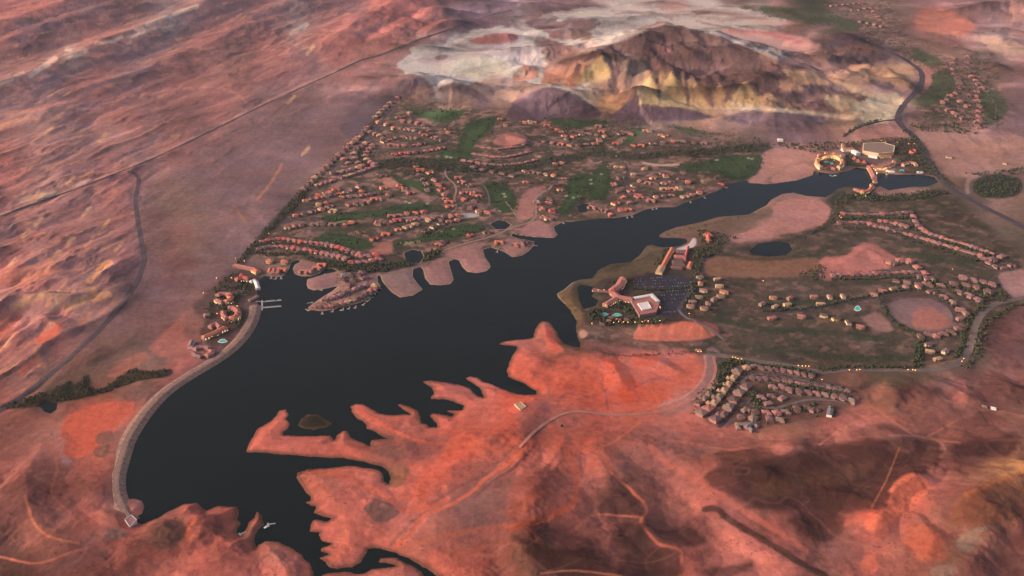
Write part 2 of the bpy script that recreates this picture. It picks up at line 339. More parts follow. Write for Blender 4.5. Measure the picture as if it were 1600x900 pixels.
# ------------------------------------------------------------------ soil map
def lin(c):
    c = np.asarray(c, float) / 255.0
    return np.where(c <= 0.04045, c / 12.92, ((c + 0.055) / 1.055) ** 2.4)
LIGHT = np.array([1.02, 0.98, 0.98])        # how bright a white surface reads in this light (per channel)
def alb(c): return lin(c) / LIGHT
SOIL = dict(m=(164,104,98), r=(186,108,98), o=(204,100,80), b=(122,82,78), d=(74,54,52), u=(114,90,98), p=(128,96,96), k=(182,130,120), w=(194,174,162),
            y=(198,156,104), c=(128,98,86), g=(80,72,58), G=(52,60,48))
SOILMAP = '''
mrrmmuubbpupkpup mpppmuurrrrpuuuu uuppppwwwkkwwbgG kGGGcccgcppppppk
ruuubmmbpkwpummb umwmprmrrbrruuuu wkbpbwwwkcwwwccw kgGGGgccgrrrbppp
mubmmmmkkpubmmbb mmmbrrbrrbppwmmm wkbbwwwbddbwcwww rrkddbgppccbpkwk
bbbbwkmpuumbmmpb mmppmrmkkbwwwmww wwcbbbbbdddddbcw wkdcddbppggccgpk
pkkubmmuubmbmkbb mmmppmkbpkwwwcww cckryykccddddddd ckkckkkcykrgccgb
kmuubbmppmmmmmmm ppppkkkubddwdykc ccwkwcckyyybddyd dcdkckkkkcgGccbp
uuuumummmpbbbmmp pppppuuucccbbdub dddyykdducwyywkk yddbcdwwcGGccGGp
kkkpubmmmpbbpmpp ppppppuccgcGGgGg ddddccdduuuckkuu uubccywkucGGckpp
mkkkppkkmpbbbmpp ppppppkcccggGGck cggccgccggcccgcg uuubkkkkGkkkkkpp
mmkmppmpppmmpppp pppppccgcgcGGccc cgggcgggbbgggggk kkkcckkcgGkkkkcp
rmppmpmmppmppppp ppppcccGGGGGGGgg gggGgccgccGGGgGk kkcccckkcgckkkcc
mmkkppmmmpcppppp pppcccgckGGgccgG ccccGGccccggggkk gggggggkkkgcGGGc
mkkmppmmppccpppp ppugccccc GkGcccG kkggGGcccccckkkk gkkkGggGGGGgcGkc
pmppmpmmpppccppk puGccgGGGGcccckc kgcGgcckkkgggggg kkkkGgccgggggccc
pmmmmmpmpbbmcppp uGccccccccggGGGc kgggggggggbbbcck kkgGgcccggbbggcg
pmpmmkpmpbbccppp ccgcGGcrgGGcckkk kkkggggggggbgGbk ggggccggggggccgg
rrkkmpmmppbbpcpu cccggcccggGkkkkk kggggggggbgbGggc cccckkkkcggggggc
rrrmppkmppbbppuG cckkkckkkkkkkkkk kggggggggcgggccc ccckkkkkccccggkk
kkrkkkccppppcbpc kkkkkkkkkkkkkkkk gggccggccGGgccgg ggcgggccpcccbcGG
rkkrkkmpbpbbmkcc cccccccccccccccc ggggggggccGGggcc ccgcgggpprrccGbb
orkokbbpbbbcrrcc cccccccccccccccr rogogbccrrrbbggb cgggccckcrrkGbbm
bbrrbbcccpbrrmmG rrrrrrrrrrrrrrrr rrrggbbrrrrbgggb ggcccccgggccGbbb
mmkbbcccccrrmmpp rrrrrrrrrrrrrrro ooooooorrrocpGgg ggggggggggccGbbb
bkmpcccrkGgrpppp rrrrrrrrrrrrrrro oooooooooooopGcc cccgbbggggcpbbbb
mpcgGggGgppppppp rrrrrrrrrrrrrrro oomoooooooccpGcc ccccbbcbbbpkpbbb
bbbpbmoommpppppp rrrrrrrrrrrrrrro romrrororrmpmccc cccccmccbbkkbbpc
bbbkmommbppppppp rrrrrrrrrrrrrrro opmmrrrrmmrrmrmc cccbmmmmbbbbbbbb
bpkkoobpppprrrrr rrrrrrrbbbrooorr orrmoobbmpbbbbmd mmbddbddpbdbbdbc
bbmkrompppprrrrr rrrrrrrbbmroorm r rprmprmpbmbbdddd bbdddbddddkbdbbb
mmbbbmbpppprrrrr rrrkrrrmbroommrm mrmmmrpbbbmmdddd dbbdbddddbbmbbby
dbbmbmmpppprrrrr rrrrkrrrrrorbppp rrmmmbddbmbmmddd ddddddddrrmbbcyy
bbbmbbbpppprrmrr rrrrrrrbrrompppp mmmrbdddbbmrmmdd dddddddorbbbcccc
bbbbprrkrmmbrbrr rrrrrrbbrrmkmppp mrmmbddbbbbmdmmd mbddbrorbcbccckm
dbbbbbpmmmccrbrk ccrrrrrrrkmmmbmm bbmmmmdddbddmmmd rbdbbbrbrrmbkkmb
ddbbbbbmrmmrrmrr mkmrrrrrrmmrrrrm cddddmdddmrbmmmm mdbpbbrkbrcckbbb
ddbbbbmmmmmmrrmr mrmrbrrmmmmrrrrm ccddddmdddrbmmdm mmdbbbrbbbccbmbb
'''
rows = [''.join(r.split()) for r in SOILMAP.strip().splitlines()]
rows = [(r + 'b' * 64)[:64] for r in rows]
TBL = np.array([[lin(SOIL[ch]) for ch in r] for r in rows])
for _ in range(1):      # soils grade into one another
    Tp = np.pad(TBL, ((1, 1), (1, 1), (0, 0)), 'edge')
    TBL = 0.4 * Tp[1:-1, 1:-1] + 0.12 * (Tp[:-2, 1:-1] + Tp[2:, 1:-1] + Tp[1:-1, :-2] + Tp[1:-1, 2:]) + 0.03 * (Tp[:-2, :-2] + Tp[2:, 2:] + Tp[:-2, 2:] + Tp[2:, :-2])
TBL = np.concatenate([TBL[:1], TBL, TBL[-1:]], 0); TBL = np.concatenate([TBL[:, :1], TBL, TBL[:, -1:]], 1)
# ragged outlines: the map is read through two scales of drift
jx = fbm(GXv, GYv, 300, 5, 0.65, seed=21.0) * 46 * np.clip(PY / 500 + 0.25, 0.3, 1.3)
jy = fbm(GXv, GYv, 300, 5, 0.65, seed=25.0) * 30 * np.clip(PY / 500 + 0.25, 0.3, 1.3)
qx = np.clip((PX + jx) / 25 + 0.5, 0, 64.999); qy = np.clip((PY + jy) / 25 + 0.5, 0, 36.999)
ix, iy = qx.astype(int), qy.astype(int)
fx, fy = sstep(0, 1, qx - ix)[..., None], sstep(0, 1, qy - iy)[..., None]
C = (TBL[iy, ix] * (1 - fx) + TBL[iy, ix + 1] * fx) * (1 - fy) + (TBL[iy + 1, ix] * (1 - fx) + TBL[iy + 1, ix + 1] * fx) * fy

wob_x = fbm(GXv, GYv, 30, 3, 0.6, seed=31.0); wob_y = fbm(GXv, GYv, 30, 3, 0.6, seed=35.0)
wob_X = fbm(GXv, GYv, 190, 3, 0.45, seed=131.0); wob_Y = fbm(GXv, GYv, 190, 3, 0.45, seed=135.0)
def paint(poly, col, feather=1.5, strength=1.0, wob=2.0, smooth=True):
    if smooth: poly = catmull(poly, 4, True)
    P = np.array(poly); pad = feather * 2 + wob * 2 + 2
    x0, y0 = P.min(0) - pad; x1, y1 = P.max(0) + pad
    m = (PX > x0) & (PX < x1) & (PY > y0) & (PY < y1)
    if not m.any(): return
    ax, ay = (wob_X, wob_Y) if wob >= 8 else (wob_x, wob_y)       # broad lobes for the big natural patches, fine raggedness for the rest
    d = poly_sd(PX[m] + ax[m] * wob, (PY[m] + ay[m] * wob * 0.6), P)
    w = (strength * (1 - sstep(-feather, feather, d)))[:, None]
    C[m] = C[m] * (1 - w) + lin(SOIL[col] if isinstance(col, str) else col) * w
def streak(pts, width, col, feather=1.0, strength=1.0, wob=1.0, smooth=True):
    if smooth: pts = catmull(pts, 6)
    P = np.array(pts); pad = width + feather * 2 + 3
    x0, y0 = P.min(0) - pad; x1, y1 = P.max(0) + pad
    m = (PX > x0) & (PX < x1) & (PY > y0) & (PY < y1)
    if not m.any(): return
    ax, ay = (wob_X, wob_Y) if wob >= 8 else (wob_x, wob_y)
    d, _ = line_d(PX[m] + ax[m] * wob, PY[m] + ay[m] * wob * 0.6, pts)
    w = (strength * (1 - sstep(width / 2 - feather * .5, width / 2 + feather, d)))[:, None]
    C[m] = C[m] * (1 - w) + lin(SOIL[col] if isinstance(col, str) else col) * w
def ell(cx, cy, rx, ry, n=12): return [(cx + rx * math.cos(2 * math.pi * k / n), cy + ry * math.sin(2 * math.pi * k / n)) for k in range(n)]

# --- settled ground is a patchwork of lots, plantings and bare strips
def mottle(poly, feather=6, pale=1.0):
    P = np.array(poly, float); m = (PX > P[:, 0].min() - 12) & (PX < P[:, 0].max() + 12) & (PY > P[:, 1].min() - 12) & (PY < P[:, 1].max() + 12)
    e = 1 - sstep(-feather, feather, poly_sd(PX[m] + wob_x[m] * 6, PY[m] + wob_y[m] * 4, P))
    x, y = GXv[m], GYv[m]
    for wl, lo, hi, c_, s_, sd in ((150, .05, .35, (70, 64, 53), .55, 71.), (95, .08, .3, (150, 110, 100), .65, 74.), (60, .1, .3, (52, 56, 45), .58, 77.), (45, .15, .3, (172, 122, 108), .6, 80.), (38, .12, .28, (64, 58, 50), .45, 83.)):
        w = (sstep(lo, hi, fbm(x, y, wl, 3, .55, seed=sd)) * e * s_ * (pale if c_[0] > 120 else 1))[:, None]
        C[m] = C[m] * (1 - w) + lin(c_) * w
paint([(900,440),(1030,385),(1200,380),(1300,300),(1480,300),(1600,400),(1590,470),(1510,560),(1280,575),(1140,555),(1000,545),(910,530)], (70,61,51), 8, .72, 8, False)
paint([(600,150),(740,168),(860,182),(1010,190),(1200,222),(1195,240),(1170,282),(1100,305),(1000,328),(880,345),(830,400),(700,400),(600,425),(480,410),(400,400),(385,405),(470,300),(550,222)], (84,70,61), 6, .62, 6, False)
mottle([(600,150),(740,168),(860,182),(1010,190),(1200,222),(1195,240),(1170,282),(1100,305),(1000,328),(880,345),(830,400),(700,400),(600,425),(480,410),(400,400),(385,405),(470,300),(550,222)])
mottle([(900,440),(1030,385),(1200,380),(1300,300),(1480,300),(1600,400),(1590,470),(1510,560),(1280,575),(1140,555),(1000,545),(910,530)], pale=.45)
mottle([(1290,8),(1390,0),(1420,60),(1480,90),(1560,95),(1570,200),(1440,200),(1430,100),(1340,50)])
# --- playa, mountain and foothills
paint([(625,105),(640,82),(690,75),(700,62),(720,52),(760,45),(800,42),(850,45),(860,60),(842,75),(855,95),(850,105),(812,98),(830,118),(870,130),(925,163),(935,170),(912,167),(870,140),(820,125),(770,120),(730,132),(690,133),(680,120),(650,116),(630,116)], (192,174,164), .9, .95, 13)
paint([(735,66),(750,56),(790,51),(812,56),(805,64),(770,70)], (160,98,92), 2, 1, 3)
paint([(850,22),(930,11),(1010,12),(1080,18),(1150,12),(1225,30),(1200,45),(1150,36),(1230,72),(1215,92),(1130,60),(1080,43),(1030,34),(990,52),(930,64),(900,46),(850,40)], (190,168,156), .9, .92, 13)
paint([(820,34),(860,28),(930,30),(935,42),(900,52),(850,50)], (112,86,88), 2, .9, 5)
paint([(890,50),(910,40),(925,50),(918,66),(895,72)], (140,104,92), 2, .9, 4)
paint([(1040,18),(1120,16),(1180,24),(1240,36),(1190,38),(1100,28)], (168,122,112), 3, .6, 6)
paint([(1130,46),(1180,50),(1260,60),(1280,76),(1240,88),(1190,68),(1140,58)], (206,150,138), 3, .8, 5)
streak([(1140,48),(1200,52),(1255,68)], 4, (196,104,104), 2, .7, 3)
paint([(872,98),(905,86),(935,76),(975,64),(1000,52),(1040,40),(1080,45),(1140,64),(1210,90),(1265,108),(1340,132),(1390,158),(1330,160),(1290,166),(1250,154),(1200,150),(1130,138),(1080,124),(1040,114),(1000,106),(960,97),(940,87),(900,100)], (92,66,64), 2, .94, 10)
paint([(1025,70),(1040,66),(1050,80),(1035,88)], (140,96,90), 3, .7, 4)
paint([(972,85),(1000,92),(1012,108),(995,140),(975,130),(968,105)], (124,102,86), 4, .7, 6)
paint([(850,118),(885,104),(905,95),(925,112),(915,130),(880,136)], (176,120,96), 3, .85, 5)
paint([(895,122),(925,104),(938,86),(948,104),(953,120),(925,126),(905,134)], (198,160,104), 2.5, .9, 5)
paint([(1000,164),(1020,130),(1050,122),(1080,132),(1130,148),(1190,164),(1150,172),(1080,169)], (158,116,92), 3, .8, 6)
paint([(1135,166),(1150,146),(1165,130),(1180,142),(1192,160),(1180,170)], (178,138,96), 2.5, .85, 5)
paint([(940,142),(960,150),(972,170),(955,178),(938,165)], (186,136,98), 3, .8, 5)
streak([(995,142),(1015,158),(1050,163),(1100,167),(1160,168),(1220,172)], 5, (204,182,160), 2, .8, 3)
streak([(843,112),(852,128),(880,136),(905,150),(925,166)], 6, (206,182,156), 2, .8, 3)
streak([(905,137),(930,125),(950,120)], 5, (214,196,184), 2, .8, 2)
paint([(798,186),(803,160),(828,145),(855,136),(890,142),(920,160),(940,180),(900,187)], (86,66,74), 2, .95, 3)
paint([(962,184),(968,170),(985,157),(1000,150),(1040,162),(1115,183),(1040,189)], (90,70,78), 2, .95, 3)
paint([(1130,186),(1180,172),(1240,176),(1300,192),(1200,198)], (100,80,86), 3, .8, 4)
paint([(600,148),(638,120),(656,119),(674,132),(680,150),(650,146),(620,158)], (100,78,82), 2, .9, 4)
paint([(683,142),(705,129),(730,133),(758,150),(764,172),(742,166),(724,146)], (98,76,80), 2, .9, 4)
paint([(640,140),(665,135),(672,150),(650,156)], (140,104,92), 2, .8, 3)
paint([(530,200),(560,160),(600,150),(612,160),(590,185),(560,215)], (104,84,90), 5, .8, 5)
paint([(1345,166),(1365,148),(1400,148),(1414,160),(1398,184),(1375,196),(1335,196),(1350,180)], (218,188,158), 3, .9, 5)
paint([(1300,60),(1340,52),(1345,66),(1300,74)], (86,68,78), 2, .9, 3)
paint([(1296,96),(1310,86),(1380,84),(1390,92),(1350,100)], (92,74,78), 2, .9, 3)
paint([(1245,140),(1290,132),(1320,150),(1300,160)], (98,76,76), 2, .7, 4)
for a in ([(1230,112),(1270,110),(1290,125),(1250,132)], [(1320,110),(1350,100),(1375,112),(1400,125),(1360,128)], [(1380,100),(1420,110),(1425,130),(1400,135)]): paint(a, (196,146,112), 3, .75, 5)
paint([(1325,216),(1345,200),(1385,192),(1420,200),(1418,215),(1380,222)], (176,122,112), 2, .9, 2)
paint([(1432,205),(1480,206),(1535,212),(1600,214),(1600,262),(1540,262),(1480,255),(1450,235)], (172,124,110), 3, .8, 4)
paint([(1535,55),(1570,62),(1600,72),(1600,85),(1560,84),(1540,70)], (206,162,140), 3, .9, 4)
paint([(1440,15),(1470,12),(1520,35),(1510,52),(1440,48),(1430,35)], (186,112,94), 4, .85, 5)
paint([(1440,100),(1456,110),(1456,130),(1444,138),(1442,118)], (186,122,106), 2, .8, 2)
# --- far left ridges
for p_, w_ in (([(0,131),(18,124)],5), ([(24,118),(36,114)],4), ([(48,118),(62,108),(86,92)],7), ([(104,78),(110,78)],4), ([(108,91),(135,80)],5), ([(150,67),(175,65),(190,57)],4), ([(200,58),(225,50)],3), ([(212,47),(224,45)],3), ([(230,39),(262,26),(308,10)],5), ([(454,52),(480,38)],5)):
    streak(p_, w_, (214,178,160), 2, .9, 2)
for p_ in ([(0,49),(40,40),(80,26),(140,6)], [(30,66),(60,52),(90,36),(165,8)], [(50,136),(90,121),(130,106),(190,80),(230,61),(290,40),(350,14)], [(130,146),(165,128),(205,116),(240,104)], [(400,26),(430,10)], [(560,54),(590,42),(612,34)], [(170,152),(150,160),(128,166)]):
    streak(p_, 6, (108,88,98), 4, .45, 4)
streak([(120,170),(165,168),(195,152),(238,146),(280,138),(340,137),(370,147),(386,162)], 2.5, (184,124,114), 1.5, .7, 2)
streak([(0,201),(20,190),(55,185)], 4, (206,140,108), 2, .8, 2)
streak([(440,257),(430,275),(420,290),(402,312)], 3, (186,118,98), 2, .8, 2)
streak([(366,320),(374,334),(384,348)], 3, (172,112,98), 2, .7, 1)
streak([(36,312),(60,306),(86,303)], 7, (206,166,134), 3, .8, 3)
streak([(0,345),(60,322),(120,298)], 8, (176,114,102), 4, .6, 3)
streak([(115,290),(140,282)], 5, (206,160,150), 2, .7, 2)
for p_, w_, c_ in (([(25,482),(45,470),(72,459)],9,(222,154,118)), ([(75,476),(80,455)],6,(222,154,118)), ([(90,480),(96,460)],7,(222,154,118)), ([(104,482),(130,468),(146,455)],9,(222,154,118)), ([(146,470),(172,460)],6,(216,150,110)), ([(60,532),(85,520),(92,508)],9,(220,110,84)), ([(5,515),(30,495)],7,(212,112,90)), ([(32,582),(52,565)],8,(204,108,88)), ([(0,492),(30,484)],6,(206,124,96)), ([(55,545),(62,570)],6,(196,128,88)), ([(0,530),(25,515)],6,(206,120,96)), ([(125,508),(140,490)],5,(200,124,96)), ([(80,405),(92,395)],7,(222,154,118)), ([(150,430),(160,415),(172,410)],7,(222,154,118)), ([(20,445),(60,430),(90,420)],9,(200,118,94)), ([(135,390),(145,370),(155,365)],4,(196,128,104))):
    streak(p_, w_, c_, 3, .85, 4)
paint([(222,322),(245,318),(262,335),(265,365),(255,395),(232,400),(226,360)], (118,88,84), 5, .7, 6)
# --- the green developments
GOLF = (50,70,46)
for a in ([(625,165),(660,172),(725,172),(700,191),(670,188),(640,175)], [(735,190),(775,182),(765,205),(742,225),(735,250),(712,250),(718,215)], [(605,270),(637,281),(670,284),(682,306),(650,298),(620,286)],
          [(498,341),(540,332),(590,328),(620,318),(670,317),(676,325),(660,332),(600,336),(560,343),(520,348)], [(488,372),(520,364),(560,370),(581,378),(575,389),(540,389),(512,379)], [(613,381),(640,375),(680,360),(720,349),(758,352),(755,359),(720,371),(690,376),(650,379),(617,389)],
          [(758,284),(790,289),(807,310),(801,331),(780,331),(760,306)], [(887,280),(910,270),(925,275),(920,297),(907,310),(897,325),(880,336),(873,326),(885,305)], [(925,272),(940,259),(953,267),(951,298),(945,313),(930,313),(919,305)],
          [(1060,260),(1100,252),(1130,243),(1186,242),(1191,255),(1185,270),(1170,280),(1145,283),(1120,270),(1080,268)], [(860,185),(900,187),(946,190),(940,197),(880,198)], [(990,205),(1005,199),(1012,210),(1000,221),(973,223)], [(1050,196),(1108,208),(1101,214),(1068,208)],
          [(690,232),(710,236),(706,248),(688,250)]):
    paint(a, GOLF, 2, .92, 4)
    c_ = np.mean(a, 0); paint([tuple(c_ + (np.array(p) - c_) * .55) for p in a], (66,86,54), 2, .6, 6)
for a in ([(1190,10),(1235,12),(1270,20),(1310,25),(1340,35),(1340,48),(1310,45),(1250,32),(1200,25)], [(1457,115),(1482,110),(1492,130),(1480,150),(1457,165),(1437,165),(1420,160),(1440,148),(1455,132)], [(1530,145),(1560,145),(1575,170),(1560,190),(1540,195),(1537,170)], [(1425,75),(1455,85),(1475,100),(1450,104),(1430,92)]):
    paint(a, (70,78,56), 2.5, .85, 4)
for a in ([(585,250),(640,247),(700,249),(800,256),(860,246),(930,234),(1000,240),(1180,224),(1202,227),(1196,237),(1050,245),(1000,251),(930,246),(880,256),(800,268),(720,270),(640,262),(590,263)],
          [(468,394),(480,400),(512,408),(560,413),(620,409),(660,397),(692,391),(690,400),(640,416),(600,426),(545,426),(512,418),(480,407)], [(480,296),(470,318),(446,340),(425,360),(398,388),(382,404),(392,382),(420,350),(450,318)],
          [(1205,385),(1240,378),(1290,352),(1300,335),(1305,312),(1320,300),(1300,300),(1298,330),(1285,353),(1230,372),(1180,380)], [(1310,307),(1340,302),(1400,304),(1450,298),(1480,300),(1440,312),(1370,316),(1320,312)]):
    paint(a, (50,54,46), 2.5, .8, 5)
paint([(1015,198),(1060,203),(1150,212),(1200,222),(1150,224),(1050,215),(990,222)], (112,90,82), 3, .6, 5)
paint([(770,222),(785,210),(808,208),(822,215),(820,222),(790,228)], (182,116,104), 1.5, .95, 2)
# bunkers and pale worn spots
for x, y in ((634,315),(640,317),(668,318),(625,380),(635,379),(690,362),(708,358),(640,381),(940,272),(923,281),(924,287),(905,307),(896,309),(1120,250),(1170,247),(1175,248),(1097,283),(787,303),(789,307),(780,330),(704,246),(698,245),(885,306),(842,245),(756,246)):
    paint(ell(x, y, 2.8, 1.3, 8), (176,160,130), .8, .9, .6)
streak([(1005,255),(1030,258),(1060,257)], 3, (192,158,136), 1, .9, 1)
streak([(632,382),(640,379),(655,378)], 3, (176,156,112), 1, .9, 1)
paint([(718,334),(740,333),(750,337),(735,340),(720,339)], (176,160,156), 1, .9, 1)
streak([(525,348),(535,346),(545,345)], 2, (130,130,88), 1, .9, 1)
# graded pads
for a, c_ in (([(596,428),(640,420),(655,422),(660,452),(645,460),(625,463),(606,448)], (140,108,102)), ([(664,420),(690,402),(705,410),(708,437),(690,444),(672,442)], (150,106,100)), ([(705,400),(740,380),(752,386),(758,402),(766,416),(745,425),(725,418),(715,404)], (160,110,104)), ([(690,398),(700,392),(745,380),(757,384),(720,402)], (158,110,102)),
              ([(812,365),(830,347),(850,346),(870,366),(850,371)], (164,112,108)), ([(785,380),(800,372),(830,380),(815,397),(795,396)], (158,110,102)), ([(808,332),(818,303),(845,287),(856,290),(838,308),(834,335),(815,345)], (168,112,104)), ([(480,440),(500,432),(530,428),(532,440),(500,450),(484,450)], (156,110,106)), ([(466,410),(485,408),(506,414),(495,426),(470,430),(459,422)], (150,106,100)),
              ([(600,272),(612,277),(626,293),(608,295),(598,285)], (180,122,104)), ([(640,292),(655,298),(675,312),(668,316),(650,305)], (160,116,104)), ([(578,392),(595,382),(612,378),(612,395),(590,400)], (172,110,94)),
              ([(1140,371),(1165,362),(1200,345),(1214,318),(1240,312),(1280,313),(1294,322),(1297,335),(1286,350),(1255,360),(1220,368),(1180,376),(1150,378)], (184,124,114)), ([(1170,285),(1190,262),(1195,237),(1230,232),(1270,238),(1275,250),(1240,252),(1215,268),(1200,276),(1190,286)], (178,124,112)), ([(1205,286),(1215,272),(1250,256),(1272,263),(1268,275),(1240,283)], (186,128,114)),
              ([(1283,436),(1284,404),(1320,400),(1352,379),(1402,404),(1390,418),(1320,432)], (186,114,104)), ([(1385,480),(1410,467),(1450,467),(1475,477),(1492,497),(1490,510),(1460,518),(1430,515),(1400,500)], (138,104,102)), ([(1425,497),(1433,482),(1455,480),(1472,490),(1486,505),(1460,515),(1430,510)], (166,104,92)), ([(1350,495),(1375,490),(1395,515),(1375,518),(1355,508)], (150,108,100)),
              ([(1560,430),(1580,424),(1600,424),(1600,466),(1575,460)], (168,122,116)), ([(1380,297),(1400,298),(1450,293),(1440,302),(1395,306),(1370,304)], (160,116,106)), ([(1100,420),(1108,405),(1160,400),(1270,405),(1278,425),(1230,433),(1140,433),(1110,430)], (136,94,74)), ([(1310,590),(1325,582),(1345,590),(1340,605),(1315,605)], (128,94,80))):
    paint(a, c_, 2.4, .88, 4)
paint([(990,527),(1000,512),(1040,503),(1100,503),(1122,513),(1110,528),(1050,533),(1000,531)], (188,104,86), 1.5, .9, 2.5)
paint([(872,462),(890,450),(902,460),(909,490),(906,510),(902,527),(893,490)], (112,88,62), 2, .85, 3)
paint([(896,441),(930,432),(940,420),(985,411),(1010,386),(1030,390),(1040,405),(1000,430),(960,440)], (100,82,64), 2, .85, 4)
paint([(1034,369),(1060,356),(1120,341),(1180,330),(1200,322),(1205,335),(1140,356),(1080,366)], (116,90,74), 2, .8, 4)
paint(ell(910, 522, 7, 6), (196,140,120), 2, .9, 2)
paint([(1075,382),(1083,372),(1088,376),(1084,386),(1060,392),(1056,389)], (206,184,180), 1, .95, .5)
paint([(935,440),(985,432),(1090,428),(1096,470),(1078,492),(1045,508),(960,512),(920,508),(914,490),(938,474)], (62,54,48), 3, .75, 3)
paint([(990,435),(1020,428),(1060,432),(1088,440),(1090,470),(1070,490),(1030,495),(1022,480),(1035,470),(1025,455),(1000,450)], (60,56,66), 1.5, .95, 1)
paint([(1095,505),(1105,512),(1130,545),(1180,565),(1150,560),(1120,540)], (96,80,74), 2, .7, 2)
# band of the graded road round the red headland
streak([(1113,554),(1115,580),(1103,605),(1077,625),(1040,640)], 21, (138,104,104), 4, .9, 2)
streak([(1101,556),(1102,578),(1092,600),(1068,620),(1030,634)], 2.5, (186,128,116), 1, .8, 1)
streak([(1118,562),(1119,582),(1108,606),(1084,626),(1050,640)], 2, (96,76,82), 1, .8, 1)
streak([(1080,625),(1045,640),(1000,647),(950,648),(900,643),(868,655),(850,668),(828,684),(815,700)], 6, (172,104,92), 3, .75, 2)
paint([(1118,560),(1132,562),(1128,590),(1112,620),(1095,640),(1100,620),(1118,590)], (58,52,44), 2, .8, 2)
paint([(1120,585),(1160,575),(1220,580),(1330,606),(1335,626),(1285,652),(1200,665),(1120,665),(1098,645)], (92,72,68), 4, .85, 4)
paint([(1200,598),(1175,620),(1180,630),(1198,632),(1206,615)], (62,56,48), 2, .7, 3)
# --- near desert
streak([(938,690),(950,730),(985,765),(1005,785),(1010,800),(1001,815),(1015,835),(1030,850),(1064,862),(1060,905)], 4, (190,112,92), 2, .8, 2)
streak([(935,803),(1000,808)], 2.5, (176,108,94), 1.5, .8, 1)
streak([(1008,680),(1030,715),(1080,745),(1120,770),(1200,822),(1260,860)], 7, (166,100,90), 4, .7, 3)
streak([(830,690),(870,700),(880,730),(830,780),(800,800)], 16, (186,104,86), 8, .5, 4)
streak([(640,850),(720,832),(800,820),(880,795),(905,780)], 7, (184,108,90), 4, .6, 3)
streak([(800,700),(760,740),(700,770),(640,820),(610,850)], 4, (120,84,84), 3, .6, 3)
for a in ([(935,790),(950,775),(958,762),(985,775),(1003,795),(1003,805),(940,800)], [(963,835),(975,818),(1005,816),(1012,835),(1010,850),(985,860),(968,850)], [(966,874),(985,862),(1030,853),(1063,866),(1058,905),(980,905)],
          [(798,836),(818,842),(850,855),(890,859),(920,857),(950,880),(972,900),(850,900),(840,890),(822,870),(818,850)], [(1030,832),(1050,826),(1075,823),(1100,835),(1103,846),(1085,854),(1060,851)], [(1098,748),(1130,727),(1200,716),(1250,705),(1330,690),(1400,686),(1458,690),(1470,702),(1467,725),(1440,741),(1410,745),(1390,780),(1374,795),(1300,799),(1250,800),(1225,795),(1180,792),(1130,770)],
          [(1102,890),(1160,881),(1178,878),(1174,889),(1140,902),(1110,902)], [(1232,812),(1290,800),(1320,815),(1300,845),(1270,842)], [(1480,697),(1530,690),(1590,676),(1578,710),(1502,712)]):
    paint(a, (70,48,47), 5, .8, 7)
paint([(1180,760),(1260,735),(1360,720),(1350,745),(1260,765),(1200,780)], (98,72,60), 8, .6, 8)
streak([(1101,796),(1120,796),(1140,812),(1180,836),(1220,860),(1260,885),(1290,900)], 9, (62,46,44), 2.5, .85, 3)
streak([(1405,700),(1385,750),(1362,792)], 2.2, (136,92,74), 1.2, .9, 1)
streak([(1390,680),(1440,682),(1468,690),(1478,706)], 2.2, (150,108,98), 1.2, .8, 1)
paint([(568,795),(578,785),(592,782),(610,786),(625,797),(618,808),(600,817),(585,815),(575,805)], (108,82,80), 2.5, .9, 2)
paint([(582,697),(605,694),(630,705),(634,716),(610,717),(590,709)], (122,86,82), 2.5, .85, 2)
paint([(600,740),(625,725),(640,735),(625,760),(608,760)], (126,92,74), 3, .8, 3)
paint([(640,690),(680,680),(700,690),(680,715),(650,722),(635,710)], (128,88,88), 5, .6, 4)
paint([(810,640),(840,625),(870,640),(850,655),(880,665),(820,680)], (146,98,98), 5, .5, 5)
paint([(1392,782),(1390,765),(1408,746),(1425,740),(1447,750),(1452,766),(1430,786),(1410,800),(1390,816),(1365,830),(1352,818),(1370,805)], (200,114,92), 3, .9, 4)
paint([(1345,878),(1362,868),(1372,880),(1365,895),(1350,895)], (196,112,92), 3, .8, 3)
paint([(1420,825),(1450,815),(1470,840),(1480,870),(1440,875),(1415,850)], (176,100,80), 6, .7, 6)
paint([(1480,805),(1500,780),(1540,757),(1590,740),(1610,733),(1610,800),(1570,815),(1520,822),(1490,820)], (140,92,74), 5, .75, 8)
streak([(1510,772),(1560,752),(1600,736)], 6, (190,120,80), 4, .4, 5)
paint([(1495,842),(1530,824),(1556,828),(1528,850),(1515,862),(1500,860)], (152,132,122), 2, .9, 3)
streak([(1535,835),(1570,822),(1605,806)], 6, (166,112,96), 3, .8, 3)
paint([(1455,888),(1478,882),(1498,892),(1480,902),(1458,902)], (142,116,108), 2.5, .9, 3)
paint([(1478,612),(1500,594),(1514,618),(1492,628)], (178,114,108), 2, .85, 2)
paint([(1350,612),(1372,600),(1392,604),(1400,618),(1365,622)], (158,108,96), 5, .6, 6)
paint([(1400,460+160),(1430,612),(1450,625),(1440,640),(1405,635)], (146,100,90), 4, .6, 4)
paint([(1215,712),(1240,700),(1228,690),(1205,698)], (176,116,106), 3, .7, 3)
paint([(1070,705),(1110,690),(1130,700),(1095,715)], (146,106,104), 4, .6, 4)
